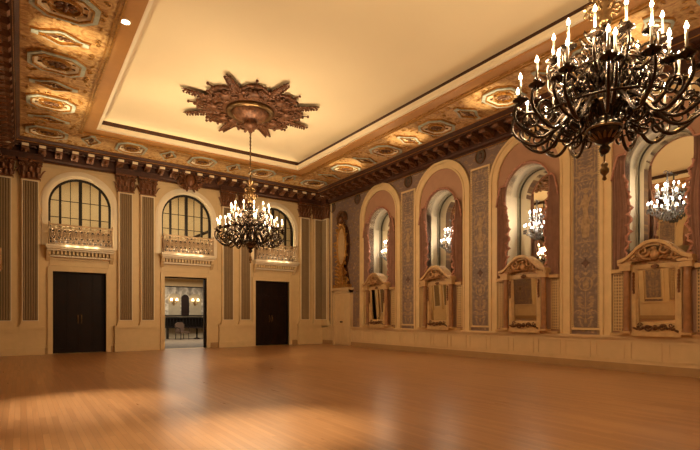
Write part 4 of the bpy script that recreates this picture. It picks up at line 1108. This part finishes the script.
# ------------------------------------------------------------------ chandeliers
def make_chandelier(label, x, y):
    t = thing('chandelier', label, 'chandelier', (x, y, 0), 0.1)
    ch = MB()
    ch.tube([(0, 0, 5.85), (0, 0, 7.36)], 0.016, 6)
    for i in range(26):
        z = 5.88 + i * 0.057; u = (1, 0, 0) if i % 2 else (0, 1, 0)
        ch.tube([(u[0] * 0.028 * math.cos(b), u[1] * 0.028 * math.cos(b), z + 0.036 * math.sin(b)) for b in [2*PI*j/8 for j in range(8)]], 0.008, 4, close=True)
    ch.build('chain', 'bronze_gold', t)
    b = MB()
    b.lathe([(0.002, 3.40), (0.05, 3.43), (0.07, 3.48), (0.04, 3.52), (0.10, 3.56), (0.16, 3.64), (0.20, 3.72), (0.19, 3.78), (0.12, 3.82), (0.12, 3.88), (0.20, 3.94), (0.22, 4.02), (0.18, 4.10), (0.10, 4.16), (0.09, 4.24), (0.15, 4.30), (0.17, 4.38), (0.12, 4.48), (0.07, 4.56), (0.06, 4.66), (0.11, 4.72), (0.12, 4.78), (0.06, 4.88), (0.04, 5.0)], n=24)
    b.build('body', 'bronze', t)
    b = MB()
    b.lathe([(0.20, 3.705), (0.215, 3.72), (0.20, 3.735)], n=24); b.lathe([(0.215, 4.0), (0.235, 4.02), (0.215, 4.04)], n=24)
    for i in range(16):
        a = 2 * PI * i / 16
        b.leaf((0.08 * math.cos(a), 0.08 * math.sin(a), 3.56), (math.cos(a), math.sin(a), 0.8), (math.cos(a), math.sin(a), -1), 0.15, 0.03, 0.1, 0.4)
    b.build('body_gilding', 'bronze_gold', t)
    c = MB()
    c.lathe([(0.04, 5.0), (0.09, 5.05), (0.05, 5.12), (0.12, 5.22), (0.14, 5.32), (0.06, 5.42), (0.05, 5.55), (0.09, 5.62), (0.03, 5.72), (0.03, 5.86)], n=12)
    for i in range(8):
        a = 2 * PI * i / 8; u = (math.cos(a), math.sin(a), 0)
        c.spiral((0.15 * u[0], 0.15 * u[1], 5.20), 0.09, 1.3, 0.02, u=u); c.spiral((0.12 * u[0], 0.12 * u[1], 5.45), 0.07, 1.3, 0.016, u=u, sgn=-1)
        c.leaf((0.04 * u[0], 0.04 * u[1], 5.5), (u[0] * 0.4, u[1] * 0.4, 1), u, 0.26, 0.05, 0.4, 0.4)
    c.build('crown', 'bronze_gold', t)
    p = MB(); p.tube([(0, 0, 3.42), (0, 0, 3.30)], 0.012, 5)
    p.lathe([(0.003, 3.08), (0.03, 3.10), (0.015, 3.14), (0.05, 3.18), (0.055, 3.22), (0.03, 3.25), (0.045, 3.28), (0.02, 3.31)], n=12); p.build('pendant', 'bronze_gold', t)
    protos = {}
    def arm(kind, R, ztop, zroot, ang, dip):
        if kind not in protos:
            m = MB()
            # the S of the arm: leaves the body, dips, swings up to the cup
            ctl = [(0.10, zroot), (0.10 + (R - 0.1) * 0.22, zroot + 0.10), (0.10 + (R - 0.1) * 0.42, zroot - 0.02), (0.10 + (R - 0.1) * 0.62, zroot - dip * 0.9),
                   (0.10 + (R - 0.1) * 0.82, zroot - dip * 1.0), (R + 0.05, zroot - dip * 0.35), (R + 0.06, (zroot + ztop) / 2 + 0.02), (R, ztop - 0.02)]
            pts = []
            for i in range(len(ctl) - 1):
                p0, p1, p2, p3 = ctl[max(i - 1, 0)], ctl[i], ctl[i + 1], ctl[min(i + 2, len(ctl) - 1)]
                for q in range(4):
                    u = q / 4
                    f = lambda k: 0.5 * (2 * p1[k] + (p2[k] - p0[k]) * u + (2 * p0[k] - 5 * p1[k] + 4 * p2[k] - p3[k]) * u * u + (3 * p1[k] - p0[k] - 3 * p2[k] + p3[k]) * u ** 3)
                    pts.append((f(0), 0, f(1)))
            pts.append((R, 0, ztop))
            m.tube(pts, [0.026 - 0.008 * i / len(pts) for i in range(len(pts))], 7)
            m.spiral((R * 0.86, 0, zroot - dip * 0.30), 0.135, 1.6, 0.018, a0=-PI / 2, sgn=1)
            m.spiral((R * 0.45, 0, zroot - dip * 0.75), 0.13, 1.5, 0.018, a0=0.5, sgn=1)
            m.spiral((R * 0.52, 0, zroot + 0.14), 0.10, 1.4, 0.015, a0=PI, sgn=-1)
            ar = m.build('arm', 'bronze', t)
            g = MB(); 
            g.leaf((R * 0.45, 0, pts[8][2]), (0.6, 0, -0.5), (0, 0, -1), 0.14, 0.05, 0.4, 0.4); g.leaf((R * 0.8, 0, pts[16][2]), (0.8, 0, 0.6), (1, 0, 0), 0.16, 0.045, 0.4, 0.4)
            g.ball((R * 0.3, 0, pts[4][2]), 0.035, 8, 5)
            g.build('arm_leaf', 'bronze_gold', ar)
            cu = MB(); cu.lathe([(0.015, -0.02), (0.03, 0.0), (0.085, 0.02), (0.098, 0.035), (0.085, 0.04), (0.03, 0.03), (0.035, 0.06), (0.045, 0.09), (0.02, 0.10)], (R, 0, ztop), 14); cu.build('drip_pan', 'bronze', ar)
            cd = MB(); cd.lathe([(0.015, 0.09), (0.015, 0.29)], (R, 0, ztop), 8); cd.build('candle', 'candle', ar)
            bl = MB(); bl.lathe([(0.010, 0.29), (0.020, 0.31), (0.022, 0.325), (0.012, 0.355), (0.002, 0.38)], (R, 0, ztop), 8); bl.build('bulb', 'bulb', ar)
            protos[kind] = [ar] + [o for o in col.objects if o.parent == ar]
            ar.rotation_euler = (0, 0, ang)
        else:
            a0 = protos[kind][0]; ar = a0.copy(); col.objects.link(ar); ar.parent = t; ar.rotation_euler = (0, 0, ang)
            for o in protos[kind][1:]:
                c2 = o.copy(); col.objects.link(c2); c2.parent = ar
    for k in range(16): arm('outer', 1.02, 4.08, 3.94, k * PI / 8, 0.28)
    for k in range(8): arm('mid', 0.78, 4.16, 4.06, (k + 0.5) * PI / 4 + 0.1, 0.26)
    for k in range(12): arm('upper', 0.60, 4.58, 4.46, k * PI / 6 + 0.2, 0.20)
    # scrolling cage between the tiers
    g = MB()
    for k in range(12):
        a = k * PI / 6; u = (math.cos(a), math.sin(a), 0)
        g.spiral((0.34 * u[0], 0.34 * u[1], 4.30), 0.15, 1.6, 0.018, u=u, a0=PI, sgn=1)
        g.spiral((0.36 * u[0], 0.36 * u[1], 3.80), 0.15, 1.5, 0.020, u=u, a0=PI, sgn=-1)
        g.leaf((0.25 * u[0], 0.25 * u[1], 4.0), (u[0], u[1], 0.6), (0, 0, 1), 0.26, 0.05, 0.4, 0.4)
        g.leaf((0.10 * u[0], 0.10 * u[1], 4.75), (u[0], u[1], 0.5), (0, 0, 1), 0.28, 0.05, 0.5, 0.4)
    g.build('scroll_cage', 'bronze', t)
    r = MB()
    for R, z in ((0.80, 3.86), (0.45, 4.40)):
        r.tube([(R * math.cos(b_), R * math.sin(b_), z) for b_ in [2*PI*j/36 for j in range(36)]], 0.016, 6, close=True)
    r.build('tie_ring', 'bronze', t)
    return t
chn = make_chandelier('huge dark bronze candle chandelier hanging closest to the mirror niches', *CH[0])
dup(chn, (CH[1][0], CH[1][1], 0), None, 'bronze candle chandelier hanging from the sunburst medallion')

# ------------------------------------------------------------------ rooms beyond
FY = 30.0
struct(MB().box(-4, 16, YB + 0.5, FY + 0.2, -0.15, 0).build('floor_foyer', 'foyer_floor'))
struct(MB().box(-4, 16, FY, FY + 0.2, 0, 3.8).build('wall_foyer', 'cream_light'))
struct(MB().box(-4.2, -4, YB + 0.4, FY, 0, 8.1).build('wall_foyer_side', 'cream_light'))
struct(MB().box(16, 16.2, YB + 0.4, FY, 0, 8.1).build('wall_foyer_end', 'cream_light'))
struct(MB().box(-4, 16, YB + 0.401, FY, 3.7, 3.8).build('ceiling_foyer', 'cream_light'))
struct(MB().box(-4, 16, 25.0, 25.2, 3.8, 8.1).build('wall_gallery', 'cream_light'))
struct(MB().box(-4, 16, YB + 0.401, 25.2, 8.1, 8.2).build('ceiling_gallery', 'cream_light'))
struct(MB().box(-4, 16, FY - 0.25, FY, 3.25, 3.7).build('trim_50', 'cream'))
mu = thing('mural', 'grey mural of draped arches on the foyer wall', 'mural', (8.75, FY, 0), 0)
MB().box(-1.9, 1.9, -0.06, 0, 1.45, 3.2).build('canvas', 'marble', mu)
mb = MB()
for x in (-0.95, 0.35): mb.xz(archpts(x, 0.36, 1.45, 2.45), -0.065, -0.055)
mb.build('painted_arch', 'lining', mu)
mb = MB(); mb.xz(archpts(-0.3, 0.24, 1.45, 2.5), -0.07, -0.055); mb.build('painted_niche', 'door', mu)
MB().frame(-1.95, 1.95, 1.40, 3.25, 0.06, -0.09, 0).build('frame', 'iron', mu)
cs_ = thing('console', 'long dark console with spindles against the foyer wall', 'console table', (8.75, FY - 0.3, 0), 0)
mb = MB(); mb.box(-1.6, 1.3, -0.3, 0.2, 1.25, 1.33); mb.build('top', 'iron', cs_)
mb = MB()
for i in range(15): mb.tube([(-1.5 + i * 0.19, -0.2, 0.72), (-1.5 + i * 0.19, -0.2, 1.25)], 0.02, 6)
mb.box(-1.6, 1.3, -0.25, 0.15, 0.66, 0.74); mb.box(-1.55, 1.25, 0.0, 0.1, 0.7, 1.25); mb.build('spindles', 'iron', cs_)
for x in (-1.45, 1.15): MB().box(x - 0.05, x + 0.05, -0.2, 0.1, 0, 0.68).build('leg', 'iron', cs_)
def make_chair(lb, x, y, rz):
    t = thing('armchair', lb, 'chair', (x, y, 0), rz)
    MB().box(-0.3, 0.3, -0.3, 0.3, 0.36, 0.48).build('seat', 'upholstery', t)
    m = MB(); m.xz([(-0.28, 0.48), (0.28, 0.48), (0.3, 0.9), (0.15, 1.02), (-0.15, 1.02), (-0.3, 0.9)], 0.24, 0.32); m.build('backrest', 'upholstery', t)
    for sx in (-1, 1):
        MB().tube([(sx * 0.3, 0.28, 0.7), (sx * 0.33, 0, 0.7), (sx * 0.31, -0.25, 0.66), (sx * 0.30, -0.27, 0.42)], 0.025, 6).build('armrest', 'door', t)
        for sy in (-1, 1): MB().tube([(sx * 0.27, sy * 0.27, 0), (sx * 0.26, sy * 0.26, 0.37)], [0.018, 0.028], 6).build('leg', 'door', t)
    return t
ch1 = make_chair('upholstered armchair in the foyer seen through the doorway, on the jamb side', 7.9, 28.6, 0.3)
dup(ch1, (9.7, 28.6, 0), -0.3, 'upholstered armchair in the foyer beyond the small dark table')
tb = thing('side_table', 'small dark table between the two foyer armchairs', 'table', (8.8, 28.7, 0))
MB().lathe([(0.42, 0.66), (0.42, 0.7)], n=20).build('top', 'door', tb)
MB().lathe([(0.2, 0), (0.2, 0.04), (0.05, 0.1), (0.05, 0.66)], n=14).build('pedestal', 'door', tb)
def make_sconce(lb, x):
    t = thing('wall_sconce', lb, 'sconce', (x, FY - 0.1, 2.35), 0)
    MB().box(-0.05, 0.05, 0, 0.1, -0.3, 0.1).build('back_plate', 'brass', t)
    for sx in (-1, 1):
        MB().tube([(0, 0, -0.15), (sx * 0.1, -0.08, -0.2), (sx * 0.16, -0.1, -0.08), (sx * 0.16, -0.1, 0)], 0.014, 6).build('arm', 'brass', t)
        MB().lathe([(0.05, 0), (0.08, 0.0), (0.045, 0.14)], (sx * 0.16, -0.1, 0), 10).build('shade', 'sconce_glow', t)
    return t
s0 = make_sconce('twin-shade sconce on the pale wall beside the mural', 6.35)
dup(s0, (7.75, FY - 0.1, 2.35), 0, 'twin-shade sconce lit in the nearer painted arch of the mural'); dup(s0, (9.05, FY - 0.1, 2.35), 0, 'twin-shade sconce lit in the farther painted arch of the mural')
# stair rails seen through the upper windows
st = thing('stair_handrail', 'dark sloping handrail behind the middle arched window', 'handrail', (6.2, 23.2, 0), 0)
mb = MB(); mb.tube([(-0.6, 0, 4.55), (2.6, 0, 6.2)], 0.07, 8); mb.build('rail', 'iron', st)
mb = MB(); mb.tube([(-0.6, 0, 4.15), (2.6, 0, 5.8)], 0.03, 8)
for i in range(10): u = i / 9; mb.tube([(-0.6 + 3.2 * u, 0, 3.8), (-0.6 + 3.2 * u, 0, 4.55 + 1.65 * u)], 0.015, 6)
mb.build('balusters', 'iron', st)
